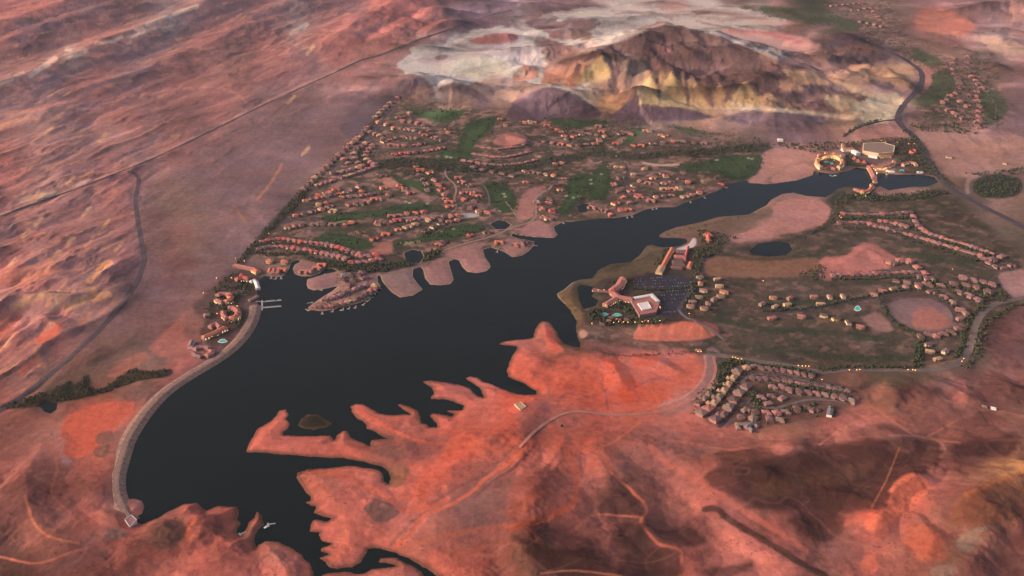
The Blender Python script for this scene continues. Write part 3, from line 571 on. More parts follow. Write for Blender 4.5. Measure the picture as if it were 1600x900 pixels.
# --- left foreground
paint([(0,633),(30,625),(70,612),(95,602),(110,595),(118,600),(138,585),(140,600),(150,608),(165,605),(185,590),(210,575),(225,580),(268,578),(260,588),(215,596),(180,608),(150,618),(110,626),(60,636),(0,640)], (52,54,42), 2, .95, 3)
paint([(94,678),(103,655),(125,640),(190,627),(208,632),(190,656),(172,680),(150,690),(110,688)], (200,104,86), 3, .85, 4)
paint([(100,710),(108,690),(150,682),(162,690),(150,702),(120,716)], (198,104,86), 3, .85, 4)
paint([(150,680),(175,672),(172,690),(152,694)], (104,84,78), 2, .8, 2); paint([(148,700),(172,694),(168,712),(150,714)], (104,84,78), 2, .8, 2)
paint([(234,540),(262,515),(290,487),(312,478),(325,500),(310,530),(290,552),(262,558),(240,552)], (178,106,94), 3, .85, 4)
paint([(168,585),(190,565),(225,550),(232,560),(205,575),(180,590)], (176,110,92), 3, .8, 3)
paint([(285,495),(320,470),(360,450),(400,462),(388,500),(350,545),(318,562),(300,545)], (128,94,86), 5, .6, 4)
streak([(0,762),(25,736),(48,712),(75,690)], 3, (160,108,98), 2, .7, 2)
streak([(40,775),(50,810),(72,836),(122,849)], 3, (178,114,92), 2, .7, 2)
paint([(160,832),(180,824),(196,828),(198,838),(170,842)], (134,108,108), 2, .85, 2)
paint([(238,845),(245,825),(262,818),(280,822),(280,845),(258,858),(244,855)], (122,92,84), 3, .8, 3)
streak([(300,820),(312,812),(318,800)], 9, (96,64,70), 4, .7, 3); streak([(296,865),(306,845),(318,835)], 6, (104,66,66), 3, .7, 3)
streak([(290,840),(296,825),(305,812)], 5, (212,112,82), 3, .7, 3)
paint(ell(104, 720, 9, 5), (172,136,136), 3, .8, 2)
for x, d_, w_ in ((999,-5,3),(1012,-8,2),(1019,-4,4),(1033,-7,2.5),(1049,-3,2),(1054,-6,3.5),(1071,-5,2),(1083,-9,3),(1098,-4,2)):
    streak([(x, 508), (x + d_ * .6, 517), (x + d_, 528)], w_, (212,120,98), 1.8, .5, 2)

paint([(1520,292),(1526,279),(1545,273),(1570,273),(1592,279),(1597,290),(1590,305),(1565,310),(1540,309),(1525,303)], (50,56,48), 2, .95, 3)
streak([(1512,300),(1512,285),(1525,271),(1550,265),(1590,268)], 5, (160,124,114), 2, .8, 1)
streak([(198,690),(190,710),(184,728)], 11, (142,118,110), 3, .8, 1)

paint(ISLET_, (38,38,33), 2, 1, 2)
for a, c_ in (([(985,556),(1000,552),(1028,556),(1024,570),(995,572)], (216,102,76)), ([(968,605),(985,592),(1002,604),(998,625),(972,628)], (220,96,70)), ([(940,560),(960,560),(968,580),(950,582)], (212,98,78)), ([(1005,610),(1030,600),(1040,620),(1015,632)], (206,104,80)), ([(850,520),(862,512),(872,535),(880,548),(860,552)], (212,100,80)), ([(870,560),(920,560),(930,590),(880,600)], (206,102,82)), ([(1030,575),(1070,560),(1085,580),(1060,605),(1030,600)], (196,104,84))):
    paint(a, c_, 3, .7, 4)
for p_ in ([(930,552),(938,572),(962,582)], [(943,612),(968,603)], [(935,590),(945,612),(950,640)], [(985,600),(1000,625)], [(1000,600),(1030,590),(1050,595)], [(870,635),(885,615),(930,622)], [(800,550),(815,540),(825,545)]):
    streak(p_, 3, (140,86,88), 2, .6, 2)  # mauve lines paint the shaded edges of the small terraces
paint([(640,75),(660,70),(700,72),(690,80),(650,84)], (206,190,180), 2, .7, 4); paint([(780,80),(830,75),(850,90),(820,95),(790,92)], (200,176,176), 3, .7, 5)
paint([(690,100),(740,90),(800,100),(760,112),(700,112)], (206,192,168), 3, .6, 6); paint([(655,92),(690,88),(720,84),(700,96),(665,104)], (166,136,140), 3, .6, 5)
for p_ in ([(800,42),(812,60),(806,78),(836,92),(846,110)], [(760,78),(790,86),(830,100)]): streak(p_, 4, (196,172,176), 2, .7, 3)
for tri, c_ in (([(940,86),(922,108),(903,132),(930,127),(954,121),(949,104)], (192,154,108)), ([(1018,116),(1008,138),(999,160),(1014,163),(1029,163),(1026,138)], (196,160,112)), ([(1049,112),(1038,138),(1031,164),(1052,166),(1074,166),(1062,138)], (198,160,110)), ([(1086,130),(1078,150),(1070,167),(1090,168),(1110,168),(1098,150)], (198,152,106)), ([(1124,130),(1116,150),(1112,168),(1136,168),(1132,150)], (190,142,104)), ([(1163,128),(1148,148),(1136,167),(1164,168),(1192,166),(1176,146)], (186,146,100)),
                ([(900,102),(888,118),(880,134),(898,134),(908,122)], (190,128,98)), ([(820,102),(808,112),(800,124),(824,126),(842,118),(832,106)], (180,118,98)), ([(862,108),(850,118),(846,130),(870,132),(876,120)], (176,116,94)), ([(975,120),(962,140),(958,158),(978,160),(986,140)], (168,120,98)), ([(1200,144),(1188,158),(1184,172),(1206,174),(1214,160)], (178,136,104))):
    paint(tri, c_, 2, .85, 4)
for p_ in ([(1010,128),(1003,150),(1000,162)], [(1040,128),(1034,150),(1032,164)], [(1077,140),(1070,158)], [(1155,140),(1144,162)], [(928,102),(912,124)]): streak(p_, 4, (212,180,136), 2, .6, 2)  # lit left sides of the spurs, painted as pale streaks
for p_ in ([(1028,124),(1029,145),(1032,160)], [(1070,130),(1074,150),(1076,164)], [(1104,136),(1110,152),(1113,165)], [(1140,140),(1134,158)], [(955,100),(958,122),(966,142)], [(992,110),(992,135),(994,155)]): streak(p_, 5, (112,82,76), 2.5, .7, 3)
for x, y in ((1230,112),(1255,120),(1285,128),(1310,118),(1330,125),(1375,105),(1395,118),(1240,135),(1345,135)):
    paint(ell(x, y, 11, 5), (206,160,124), 4, .6, 7)
for x, y in ((1265,140),(1300,148),(1320,158),(1270,160),(1230,150),(1385,135)):
    paint(ell(x, y, 13, 5), (94,72,76), 3, .65, 7)
streak([(1400,150),(1395,170),(1360,190)], 8, (226,196,164), 4, .7, 3)

for p_, w_, c_ in (([(860,665),(885,700),(900,740),(895,785),(868,803),(800,826)],9,(192,104,86)), ([(885,668),(905,700),(940,716)],2.5,(184,112,98)), ([(830,688),(800,720),(760,746),(735,770),(700,790),(660,808),(640,836),(618,853)],5,(206,112,90)), ([(836,696),(806,728),(768,754),(742,778)],4,(116,76,78)), ([(1010,690),(1060,690),(1130,702),(1170,700)],3,(164,106,96)), ([(1335,628),(1370,640),(1430,680),(1500,692)],2.5,(164,110,98)), ([(1450,682),(1500,655),(1540,640),(1605,652)],2.5,(160,108,96)), ([(845,896),(900,892),(970,900)],2.5,(176,120,100)), ([(1280,695),(1330,662),(1380,650),(1425,664)],2.5,(158,104,92)), ([(780,705),(740,690),(700,700)],3,(206,110,88)), ([(935,700),(960,690),(1000,660)],3,(190,112,94)), ([(560,640),(600,665),(660,690),(720,690),(800,660)],4,(206,104,84)), ([(480,735),(540,745),(600,775),(640,800),(700,780)],6,(204,112,90)), ([(500,760),(530,800),(540,850),(520,875)],5,(196,116,94)),
                   ([(0,870),(60,880),(120,860),(180,850),(240,870),(300,860)],3,(170,104,90)), ([(75,690),(90,730),(80,770),(110,800)],3,(176,106,90)), ([(130,720),(165,725),(170,760),(185,790)],2.5,(150,104,96))):
    streak(p_, w_, c_, max(1.5, w_ * .3), .75, 2)
streak([(0,338),(60,315),(120,293),(190,266),(250,241),(300,217),(350,193),(400,168),(460,140),(520,113),(560,94),(600,82),(650,62),(700,45)], 5, (184,128,114), 2.5, .7, 1)
streak([(380,168),(392,158),(408,155),(400,165),(388,172)], 2.5, (92,72,80), 1.5, .8, 1); streak([(305,212),(330,200),(345,196)], 4, (110,86,84), 2, .7, 1)
for x, y in ((455,155),(478,235),(485,78),(110,282),(75,205),(160,215),(135,330),(60,345),(165,350),(40,365),(110,375),(185,385),(20,410)): streak([(x - 5, y + 6), (x + 5, y - 5)], 4, (214,160,118), 2.5, .7, 3)

streak([(378,410),(400,384),(425,356),(452,328),(478,300)], 9, (58,54,50), 4, .75, 2)  # shade of the bank at the settlement edge, painted as a dark strip
streak([(482,294),(510,266),(540,236),(560,214),(590,182)], 4, (84,70,70), 3, .6, 2)  # the same painted shade, thinner along the upper edge

for a, c_ in (([(1250,112),(1290,120),(1300,132),(1270,130)], (190,142,112)), ([(1300,126),(1350,138),(1370,150),(1330,146)], (200,156,122)), ([(1180,84),(1230,98),(1240,110),(1200,104)], (150,108,98)), ([(1215,125),(1245,128),(1255,142),(1225,140)], (182,134,106)), ([(880,102),(900,92),(912,98),(896,112)], (150,104,90)), ([(1290,150),(1330,152),(1345,168),(1305,170)], (206,168,130)), ([(1330,165),(1360,160),(1375,175),(1345,185)], (216,186,152)), ([(700,140),(730,146),(745,160),(715,158)], (140,110,100)), ([(770,150),(795,140),(806,152),(785,170)], (150,118,100)), ([(840,165),(870,158),(900,172),(860,180)], (104,82,84))):
    paint(a, c_, 4, .7, 7)
streak([(1140,160),(1200,170),(1260,176),(1310,182),(1350,188)], 4, (206,176,148), 3, .6, 3)

for p_, c_ in (([(870,30),(900,22),(950,20),(1000,26)],(196,178,166)), ([(930,34),(980,30),(1020,36)],(200,180,170)), ([(1060,22),(1110,24),(1160,34),(1210,44)],(190,164,150)), ([(860,60),(890,66),(930,60),(970,54)],(206,190,176)), ([(1090,34),(1140,44),(1180,60)],(150,110,104)), ([(960,18),(1010,20),(1050,28)],(150,120,116)), ([(650,100),(690,104),(730,98)],(204,190,176)), ([(710,70),(740,76),(790,74)],(160,130,134)), ([(740,118),(780,112),(820,116)],(206,184,150)), ([(825,52),(812,66),(822,80)],(206,190,186))):
    streak(p_, 5, c_, 1.5, .75, 8)
for x, y, rx, ry in ((850,66,16,8),(905,34,30,5),(1180,70,20,5),(1290,40,22,4),(690,88,10,4),(1240,86,16,5),(1100,20,18,3)): paint(ell(x, y, rx, ry), (112,84,84), 1.5, .75, 10)

paint([(300,482),(318,462),(340,440),(362,425),(405,420),(404,470),(392,500),(372,520),(350,538),(325,540),(312,520),(318,500)], (74,60,55), 5, .75, 5)
paint([(1318,226),(1345,222),(1400,216),(1445,224),(1460,272),(1405,270),(1396,252),(1360,262),(1340,260),(1322,250)], (70,60,56), 4, .7, 4)
paint([(1276,262),(1282,248),(1296,244),(1310,248),(1318,262),(1296,268)], (84,72,62), 2, .7, 2)

for p_, w_ in (([(498,358),(540,358),(588,352)],5), ([(690,357),(722,346),(745,342)],4), ([(560,292),(590,300),(612,306)],4), ([(640,226),(670,222),(700,226)],4), ([(840,290),(860,280),(880,268)],4), ([(960,284),(985,283),(1010,272)],4), ([(1010,300),(1040,303),(1070,300)],4), ([(880,215),(920,222),(960,218)],4), ([(600,325),(640,326),(700,330)],4), ([(780,272),(820,276),(850,268)],5),
               ([(1190,475),(1240,474),(1300,471)],5), ([(1120,500),(1200,515),(1290,520),(1380,530)],7), ([(1300,443),(1380,442),(1440,440)],5), ([(1180,545),(1260,552),(1350,560),(1420,560)],9), ([(1420,395),(1470,405),(1520,418)],7), ([(1120,392),(1180,405),(1280,398)],5)):
    streak(p_, w_, (52,60,46), 3, .7, 5)

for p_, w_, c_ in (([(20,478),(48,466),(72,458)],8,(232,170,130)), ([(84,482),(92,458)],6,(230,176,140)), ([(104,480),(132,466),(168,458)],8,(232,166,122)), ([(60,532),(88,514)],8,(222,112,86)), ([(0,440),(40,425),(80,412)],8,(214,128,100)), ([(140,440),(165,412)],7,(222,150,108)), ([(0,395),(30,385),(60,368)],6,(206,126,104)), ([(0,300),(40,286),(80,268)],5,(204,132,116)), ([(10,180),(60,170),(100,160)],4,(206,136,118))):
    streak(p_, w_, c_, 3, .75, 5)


# grain: drift between neighbouring soils, thin mineral streaks in the badlands, mottling everywhere
g1 = fbm(GXv, GYv, 90, 5, 0.6, seed=41.0); g2 = fbm(GXv, GYv, 22, 3, 0.6, seed=45.0)
C *= np.exp(0.25 * g1 + 0.16 * g2)[..., None]
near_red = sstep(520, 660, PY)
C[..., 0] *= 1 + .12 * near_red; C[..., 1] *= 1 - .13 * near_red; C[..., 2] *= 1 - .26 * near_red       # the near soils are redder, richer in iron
C *= np.exp(-np.clip(AMP / 9, 0.15, 1) * (SD > 2) * 0.75 * (EROD - 0.05))[..., None]       # desert varnish on the crests, pale sand in the washes
hue = fbm(GXv, GYv, 170, 4, 0.6, seed=51.0)
C[..., 0] *= np.exp(0.10 * hue); C[..., 2] *= np.exp(-0.12 * hue)
bad = np.clip(AMP / 14 - 0.25, 0, 1) * LEFT
st = fbm(RXa * 0.28, RYa, 50, 4, 0.62, seed=61.0); st2 = fbm(RXa * 0.35, RYa, 120, 4, 0.6, seed=67.0)
w = (sstep(0.22, 0.42, st) * bad * 0.85)[..., None]
C = C * (1 - w) + lin((196, 134, 106)) * w
w = (sstep(0.20, 0.45, st2) * bad * 0.35)[..., None]
C = C * (1 - w) + lin((116, 88, 92)) * w
# thin sandy washes threading the open desert, and dark varnished gravel beside them
wildness = np.clip(AMP / 7 - 0.2, 0, 1) * (SD > 4)
for wl, sd_n, col_, s_ in ((420, 90., (186, 122, 104), .42), (230, 94., (184, 120, 102), .3), (300, 97., (100, 76, 78), .22)):
    a_ = fbm((RXa * .45) * LEFT + (GXv + wx) * (1 - LEFT), RYa * LEFT + (GYv + wy) * (1 - LEFT), wl, 4, 0.5, seed=sd_n)
    w = ((1 - sstep(0.004, 0.03, np.abs(a_))) * wildness * s_ * (.3 + .5 * LEFT))[..., None]
    C = C * (1 - w) + lin(col_) * w
# shore: a damp dark margin on wild shores, pale rock edging on built ones
lobes = (PY < 475) & (PX > 440) & (PX < 900)
w = ((1 - sstep(1.5, 5.5, SD)) * (SD > -1) * lobes * 0.9)[..., None]
C = C * (1 - w) + lin((168, 138, 112)) * w
w = (sstep(4, 6, SD) * (1 - sstep(6, 10, SD)) * lobes * 0.5 * (PX > 600))[..., None]
C = C * (1 - w) + lin((96, 74, 66)) * w
wild = (PY > 500) & (PX > 225)
w = ((1 - sstep(2, 9 + 16 * np.clip(g1 + .35, 0, 1), SD)) * wild * 0.72)[..., None]
C = C * (1 - w) + lin((84, 64, 48)) * w
w = sstep(-1.0, -6, SD)[..., None]
C = C * (1 - w) + lin((48, 46, 40)) * w
C = C / LIGHT; C *= np.minimum(1, 0.6 / C.max(-1, keepdims=True)); C = np.maximum(C, 0.008)

# ------------------------------------------------------------------ helpers
def mat(name, rgb=None, rough=0.9, build=None, spec=0.25):
    mt = bpy.data.materials.new(name); mt.use_nodes = True
    nt = mt.node_tree; b = nt.nodes['Principled BSDF']
    b.inputs['Roughness'].default_value = rough
    b.inputs['Specular IOR Level'].default_value = spec
    if rgb is not None: b.inputs['Base Color'].default_value = (*rgb, 1)
    if build: build(nt, b)
    return mt
def speckle(scale, lo, hi, detail=4):
    """colour variation by noise between lo and hi times the base colour, in object space"""
    def f(nt, b):
        base = tuple(b.inputs['Base Color'].default_value)
        tc = nt.nodes.new('ShaderNodeTexCoord'); no = nt.nodes.new('ShaderNodeTexNoise')
        no.inputs['Scale'].default_value = scale; no.inputs['Detail'].default_value = detail
        nt.links.new(tc.outputs['Object'], no.inputs['Vector'])
        mr = nt.nodes.new('ShaderNodeMapRange'); mr.inputs[1].default_value = 0.3; mr.inputs[2].default_value = 0.7
        mr.inputs[3].default_value = lo; mr.inputs[4].default_value = hi
        nt.links.new(no.outputs['Fac'], mr.inputs[0])
        mx = nt.nodes.new('ShaderNodeVectorMath'); mx.operation = 'SCALE'; mx.inputs[0].default_value = base[:3]
        nt.links.new(mr.outputs[0], mx.inputs['Scale']); nt.links.new(mx.outputs[0], b.inputs['Base Color'])
    return f
def mesh(name, verts, faces, mats=(), fm=None, smooth=False):
    me = bpy.data.meshes.new(name)
    me.from_pydata([tuple(map(float, v)) for v in verts], [], [tuple(f) for f in faces])
    for mt in mats: me.materials.append(mt)
    if fm: me.polygons.foreach_set('material_index', fm)
    if smooth: me.polygons.foreach_set('use_smooth', [True] * len(me.polygons))
    me.update()
    return me
def obj(name, me, parent=None, loc=None, rz=None, **props):
    o = bpy.data.objects.new(name, me); COL.objects.link(o)
    if parent is not None: o.parent = parent
    if loc is not None: o.location = loc
    if rz is not None: o.rotation_euler = (0, 0, rz)
    for k, v in props.items(): o[k] = v
    return o

# ------------------------------------------------------------------ ground
def ground_nodes(nt, b):
    at = nt.nodes.new('ShaderNodeAttribute'); at.attribute_name = 'soil'
    tc = nt.nodes.new('ShaderNodeTexCoord')
    n1 = nt.nodes.new('ShaderNodeTexNoise'); n1.inputs['Scale'].default_value = 0.06; n1.inputs['Detail'].default_value = 6; n1.inputs['Roughness'].default_value = 0.65
    n2 = nt.nodes.new('ShaderNodeTexVoronoi'); n2.inputs['Scale'].default_value = 0.16
    nt.links.new(tc.outputs['Object'], n1.inputs['Vector']); nt.links.new(tc.outputs['Object'], n2.inputs['Vector'])
    mr = nt.nodes.new('ShaderNodeMapRange'); mr.inputs[1].default_value = 0.28; mr.inputs[2].default_value = 0.72; mr.inputs[3].default_value = 0.80; mr.inputs[4].default_value = 1.22
    nt.links.new(n1.outputs['Fac'], mr.inputs[0])
    m2 = nt.nodes.new('ShaderNodeMapRange'); m2.inputs[1].default_value = 0.0; m2.inputs[2].default_value = 0.35; m2.inputs[3].default_value = 0.72; m2.inputs[4].default_value = 1.0
    nt.links.new(n2.outputs['Distance'], m2.inputs[0])
    mu = nt.nodes.new('ShaderNodeMath'); mu.operation = 'MULTIPLY'
    nt.links.new(mr.outputs[0], mu.inputs[0]); nt.links.new(m2.outputs[0], mu.inputs[1])
    sc = nt.nodes.new('ShaderNodeVectorMath'); sc.operation = 'SCALE'
    nt.links.new(at.outputs['Color'], sc.inputs[0]); nt.links.new(mu.outputs[0], sc.inputs['Scale'])
    nt.links.new(sc.outputs[0], b.inputs['Base Color'])
    bp = nt.nodes.new('ShaderNodeBump'); bp.inputs['Strength'].default_value = 0.32; bp.inputs['Distance'].default_value = 5.0
    nt.links.new(n1.outputs['Fac'], bp.inputs['Height']); nt.links.new(bp.outputs[0], b.inputs['Normal'])
M_GROUND = mat('desert_soil', rough=1.0, build=ground_nodes, spec=0.0)
me = bpy.data.meshes.new('ground')
nv = NU * NV
me.vertices.add(nv)
me.vertices.foreach_set('co', np.stack([GXv, GYv, GZ], -1).astype(np.float32).ravel())
a = (np.arange(NV - 1)[:, None] * NU + np.arange(NU - 1)[None, :])
q = np.stack([a + NU, a + NU + 1, a + 1, a], -1).reshape(-1, 4)
me.loops.add(q.size); me.polygons.add(len(q))
me.loops.foreach_set('vertex_index', q.ravel().astype(np.int32))
me.polygons.foreach_set('loop_start', np.arange(0, q.size, 4, dtype=np.int32))
me.polygons.foreach_set('loop_total', np.full(len(q), 4, np.int32))
me.polygons.foreach_set('use_smooth', np.ones(len(q), bool))
me.update(calc_edges=True)
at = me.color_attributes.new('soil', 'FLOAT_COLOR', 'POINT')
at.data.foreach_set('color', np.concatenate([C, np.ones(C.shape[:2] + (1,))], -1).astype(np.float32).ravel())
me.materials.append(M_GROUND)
ground = obj('ground', me, kind='structure', label='red and mauve desert ground with hills and badlands')

# ------------------------------------------------------------------ water
def water_nodes(nt, b):
    tc = nt.nodes.new('ShaderNodeTexCoord'); no = nt.nodes.new('ShaderNodeTexNoise'); no.inputs['Scale'].default_value = 0.12; no.inputs['Detail'].default_value = 5
    nt.links.new(tc.outputs['Object'], no.inputs['Vector'])
    bp = nt.nodes.new('ShaderNodeBump'); bp.inputs['Strength'].default_value = 0.25; bp.inputs['Distance'].default_value = 0.6
    nt.links.new(no.outputs['Fac'], bp.inputs['Height']); nt.links.new(bp.outputs[0], b.inputs['Normal'])
    n2 = nt.nodes.new('ShaderNodeTexNoise'); n2.inputs['Scale'].default_value = 0.006; n2.inputs['Detail'].default_value = 4
    mp = nt.nodes.new('ShaderNodeMapping'); mp.inputs['Scale'].default_value = (1, 2.5, 1)
    nt.links.new(tc.outputs['Object'], mp.inputs[0]); nt.links.new(mp.outputs[0], n2.inputs['Vector'])
    mr = nt.nodes.new('ShaderNodeMapRange'); mr.inputs[1].default_value = .35; mr.inputs[2].default_value = .65; mr.inputs[3].default_value = 0.16; mr.inputs[4].default_value = 0.24
    nt.links.new(n2.outputs['Fac'], mr.inputs[0]); nt.links.new(mr.outputs[0], b.inputs['Roughness'])
M_WATER = mat('lake_water', (0.004, 0.011, 0.011), 0.15, water_nodes, spec=0.085)
M_WATER.node_tree.nodes['Principled BSDF'].inputs['IOR'].default_value = 1.33
M_WATER.node_tree.nodes['Principled BSDF'].inputs['Specular Tint'].default_value = (.88, 1, .92, 1)
def water_sheet(name, sdf, label, z=0.0):
    """level sheet following the basin outline, reaching a few metres under the banks"""
    vs, fs = [], []
    cell = np.minimum(np.minimum(sdf[:-1, :-1], sdf[1:, :-1]), np.minimum(sdf[:-1, 1:], sdf[1:, 1:])) < 7.0
    for r in np.nonzero(cell.any(1))[0]:
        c = np.concatenate([[0], cell[r].astype(int), [0]]); d = np.diff(c)
        for a, b in zip(np.nonzero(d == 1)[0], np.nonzero(d == -1)[0]):
            n = len(vs)
            vs += [(GXv[r + 1, a], GYv[r + 1, a], z), (GXv[r + 1, b], GYv[r + 1, b], z), (GXv[r, b], GYv[r, b], z), (GXv[r, a], GYv[r, a], z)]
            fs.append((n, n + 1, n + 2, n + 3))
    return obj(name, mesh(name, vs, fs, [M_WATER]), kind='structure', label=label)
water_sheet('lake', SDLAKE, 'dark still lake between the desert peninsulas')
for k_, lb in (('back_nine', 'small dark pond at the bend of the lakeside road'), ('village', 'dark pond behind the sandy lake lobes'), ('meadow', 'blue black pond on the brown golf course'),
               ('cove', 'dark cove between the olive spit and the resort'), ('fairway', 'small pond at the foot of the twin green fairways'), ('wash', 'dark pool in the green wash below the dam')):
    water_sheet('pond', PONDSD[k_], lb)

# ------------------------------------------------------------------ air
hz = bpy.data.materials.new('dusk_haze'); hz.use_nodes = True
nt = hz.node_tree; nt.nodes.remove(nt.nodes['Principled BSDF'])
pv = nt.nodes.new('ShaderNodeVolumePrincipled')
pv.inputs['Color'].default_value = (0.90, 0.78, 0.84, 1); pv.inputs['Density'].default_value = HAZE; pv.inputs['Anisotropy'].default_value = 0.1
nt.links.new(pv.outputs[0], nt.nodes['Material Output'].inputs['Volume'])
bx = 62000.0
ya, yb, za, zb = -3000.0, 125000.0, -12.0, 1440.0
xa = 480000.0
hv = [(-xa, ya, za), (xa, ya, za), (xa, yb, za), (-xa, yb, za), (-xa, ya, zb), (xa, ya, zb), (xa, yb, zb), (-xa, yb, zb)]
haze = obj('haze', mesh('haze', hv, [(3, 2, 1, 0), (4, 5, 6, 7), (0, 1, 5, 4), (1, 2, 6, 5), (2, 3, 7, 6), (3, 0, 4, 7)], [hz]), kind='stuff', label='thin dusk haze over the whole valley')

# ------------------------------------------------------------------ materials of built things
def A(*c): return tuple(float(v) for v in alb(c))
M_ASPH = mat('asphalt', A(76,62,68), 0.9, speckle(0.05, .8, 1.2))
M_TRACK = mat('pale_concrete_road', A(150,118,106), 0.95, speckle(0.05, .85, 1.15))
M_DAM = mat('dam_gravel', A(142,106,92), 1.0, speckle(0.12, .6, 1.4, 8))
M_CREST = mat('dam_crest_gravel', A(148,112,98), 1.0, speckle(0.1, .75, 1.25, 8))
M_LOT = mat('parking_asphalt', A(60,56,68), 0.9, speckle(0.1, .7, 1.3))
ROOFS = {k: mat('roof_tiles_' + k, A(*c), 0.85, speckle(0.4, .8, 1.2)) for k, c in dict(pink=(152,106,102), rose=(124,86,86), brown=(106,78,72), red=(192,88,76), orange=(204,112,84), salmon=(176,106,96), tan=(142,112,98), sand=(186,142,108), white=(226,208,200), grey=(128,112,112)).items()}
WALLS = {k: mat('stucco_' + k, A(*c), 0.9, speckle(0.3, .9, 1.1)) for k, c in dict(tan=(146,114,98), cream=(206,174,140), pink=(152,108,100), brown=(110,84,76), yellow=(206,170,118), white=(224,210,200)).items()}
M_POOL = mat('pool_water', A(80,190,176), 0.1, speckle(0.1, .9, 1.1))
M_DECK = mat('dock_timber', A(176,160,148), 0.8, speckle(0.6, .8, 1.2))
M_STEEL = mat('painted_steel', (0.12, 0.12, 0.12), 0.5)
M_HULL = mat('boat_gelcoat', (0.75, 0.74, 0.72), 0.3)
def emis(name, col, s):
    def f(nt, b):
        b.inputs['Emission Color'].default_value = (*col, 1); b.inputs['Emission Strength'].default_value = s
    mt = mat(name, col, 0.5, f); mt.cycles.emission_sampling = 'NONE'; return mt
M_LAMP = emis('amber_lamp_glass', (1.0, 0.34, 0.06), 5.0)
M_WIN = emis('lit_window', (1.0, 0.66, 0.30), 1.1)
M_GLASS = mat('dark_window_glass', (0.03, 0.035, 0.045), 0.15, spec=0.6)

# ------------------------------------------------------------------ roads
def ribbon(pts, width, lift=0.5, step=9.0, cross=5):
    c = catmull(pts, 10)
    X, Y, _ = G([p[0] for p in c], [p[1] for p in c])
    P = np.stack([X, Y], 1)
    d = np.concatenate([[0], np.cumsum(np.hypot(*np.diff(P, axis=0).T))])
    n = max(2, int(d[-1] / step)); s = np.linspace(0, d[-1], n)
    x = np.interp(s, d, P[:, 0]); y = np.interp(s, d, P[:, 1])
    for _ in range(3):
        x[1:-1] = (x[:-2] + 2 * x[1:-1] + x[2:]) / 4; y[1:-1] = (y[:-2] + 2 * y[1:-1] + y[2:]) / 4
    tx, ty = np.gradient(x), np.gradient(y); L = np.hypot(tx, ty) + 1e-9; nx, ny = -ty / L, tx / L
    return x, y, nx, ny
def road(name, pts, width, label, m=M_ASPH, lift=0.45, cross=4):
    x, y, nx, ny = ribbon(pts, width)
    k = np.linspace(-.5, .5, cross + 1) * width
    vx = x[:, None] + nx[:, None] * k; vy = y[:, None] + ny[:, None] * k
    z = H(vx, vy); zs = z.copy()
    zs[1:] = np.maximum(zs[1:], z[:-1]); zs[:-1] = np.maximum(zs[:-1], z[1:])
    zs = np.maximum(zs, 0.3) + lift
    V = np.stack([vx, vy, zs], -1).reshape(-1, 3); n, w = len(x), cross + 1
    F = [(i * w + j, i * w + j + 1, (i + 1) * w + j + 1, (i + 1) * w + j) for i in range(n - 1) for j in range(cross)]
    F = [f[::-1] for f in F]
    return obj(name, mesh(name, V, F, [m], smooth=True), kind='structure', label=label)
road('highway', [(-20,345),(60,317),(120,295),(190,268),(250,243),(300,219),(350,195),(400,170),(460,142),(520,115),(560,96),(600,84),(650,64),(700,47),(760,26),(800,16)], 16, 'long straight dark highway crossing the desert on the left')
road('branch_road', [(199,268),(211,272),(217,283),(213,300),(212,320),(216,350),(221,380),(225,405),(220,425),(208,450),(190,475),(165,505),(130,540),(90,575),(40,615),(-10,648)], 15, 'winding two lane road leaving the straight highway', mat('worn_asphalt', A(86,68,72), .9, speckle(.05, .8, 1.2)))
road('boulevard', [(1340,54),(1352,60),(1375,72),(1400,85),(1420,97),(1437,110),(1441,122),(1436,138),(1420,155),(1408,170),(1403,187),(1412,200),(1430,215),(1440,232),(1450,252),(1465,272),(1480,290),(1500,303),(1540,325),(1575,342),(1615,364)], 30, 'broad divided boulevard curving round the pale hills')
road('side_road', [(1318,214),(1330,205),(1345,198),(1375,190),(1402,187)], 12, 'dark side road joining the boulevard')
road('parkway', [(1615,462),(1580,469),(1555,475),(1535,490),(1524,510),(1518,535),(1510,555),(1497,568),(1475,576),(1440,579),(1380,578),(1320,578),(1283,581),(1240,573),(1200,567),(1160,561),(1128,556),(1100,549)], 22, 'parkway bending past the near village', mat('parkway_asphalt', A(112,92,84), .9, speckle(.05, .8, 1.2)))
road('loop_road', [(1185,487),(1225,489),(1270,483),(1300,478),(1340,470),(1370,464),(1400,459),(1430,457),(1460,463),(1480,476),(1490,490),(1493,504)], 11, 'dark loop road among condominium blocks')
road('loop_road', [(1372,466),(1380,480),(1400,503),(1425,520),(1445,528),(1470,530)], 10, 'dark road along the front of the round pad')
road('village_street', [(1317,606),(1269,597),(1220,589),(1190,585),(1172,586),(1158,600),(1144,620),(1150,628),(1168,633),(1191,638),(1212,638),(1236,631),(1261,625),(1293,626),(1322,629)], 9, 'looping street of the near village', mat('street_asphalt', A(110,92,90), .9, speckle(.05, .8, 1.2)))
road('village_street', [(1150,630),(1140,650),(1122,668)], 10, 'short dark street at the village corner')
road('lakeside_road', [(687,402),(690,396),(697,390),(712,385),(732,379),(760,372),(782,364),(797,357),(812,352),(826,348),(836,340),(838,325),(836,312),(845,302),(858,296),(862,290)], 9, 'pale lakeside road winding between sandy lobes', M_TRACK)
road('village_lane', [(696,263),(697,275),(709,287),(713,297),(710,310),(713,325),(706,331)], 8, 'pale lane snaking between villas', M_TRACK)
road('village_lane', [(612,342),(650,339),(690,337),(718,334)], 8, 'straight lane along the villa terrace', M_TRACK)
road('village_lane', [(790,315),(800,328),(812,345)], 6, 'short lane above the pink pad', M_TRACK)
road('village_lane', [(970,250),(980,262),(978,280),(976,300),(988,312)], 8, 'dark lane climbing between lakeside villas')
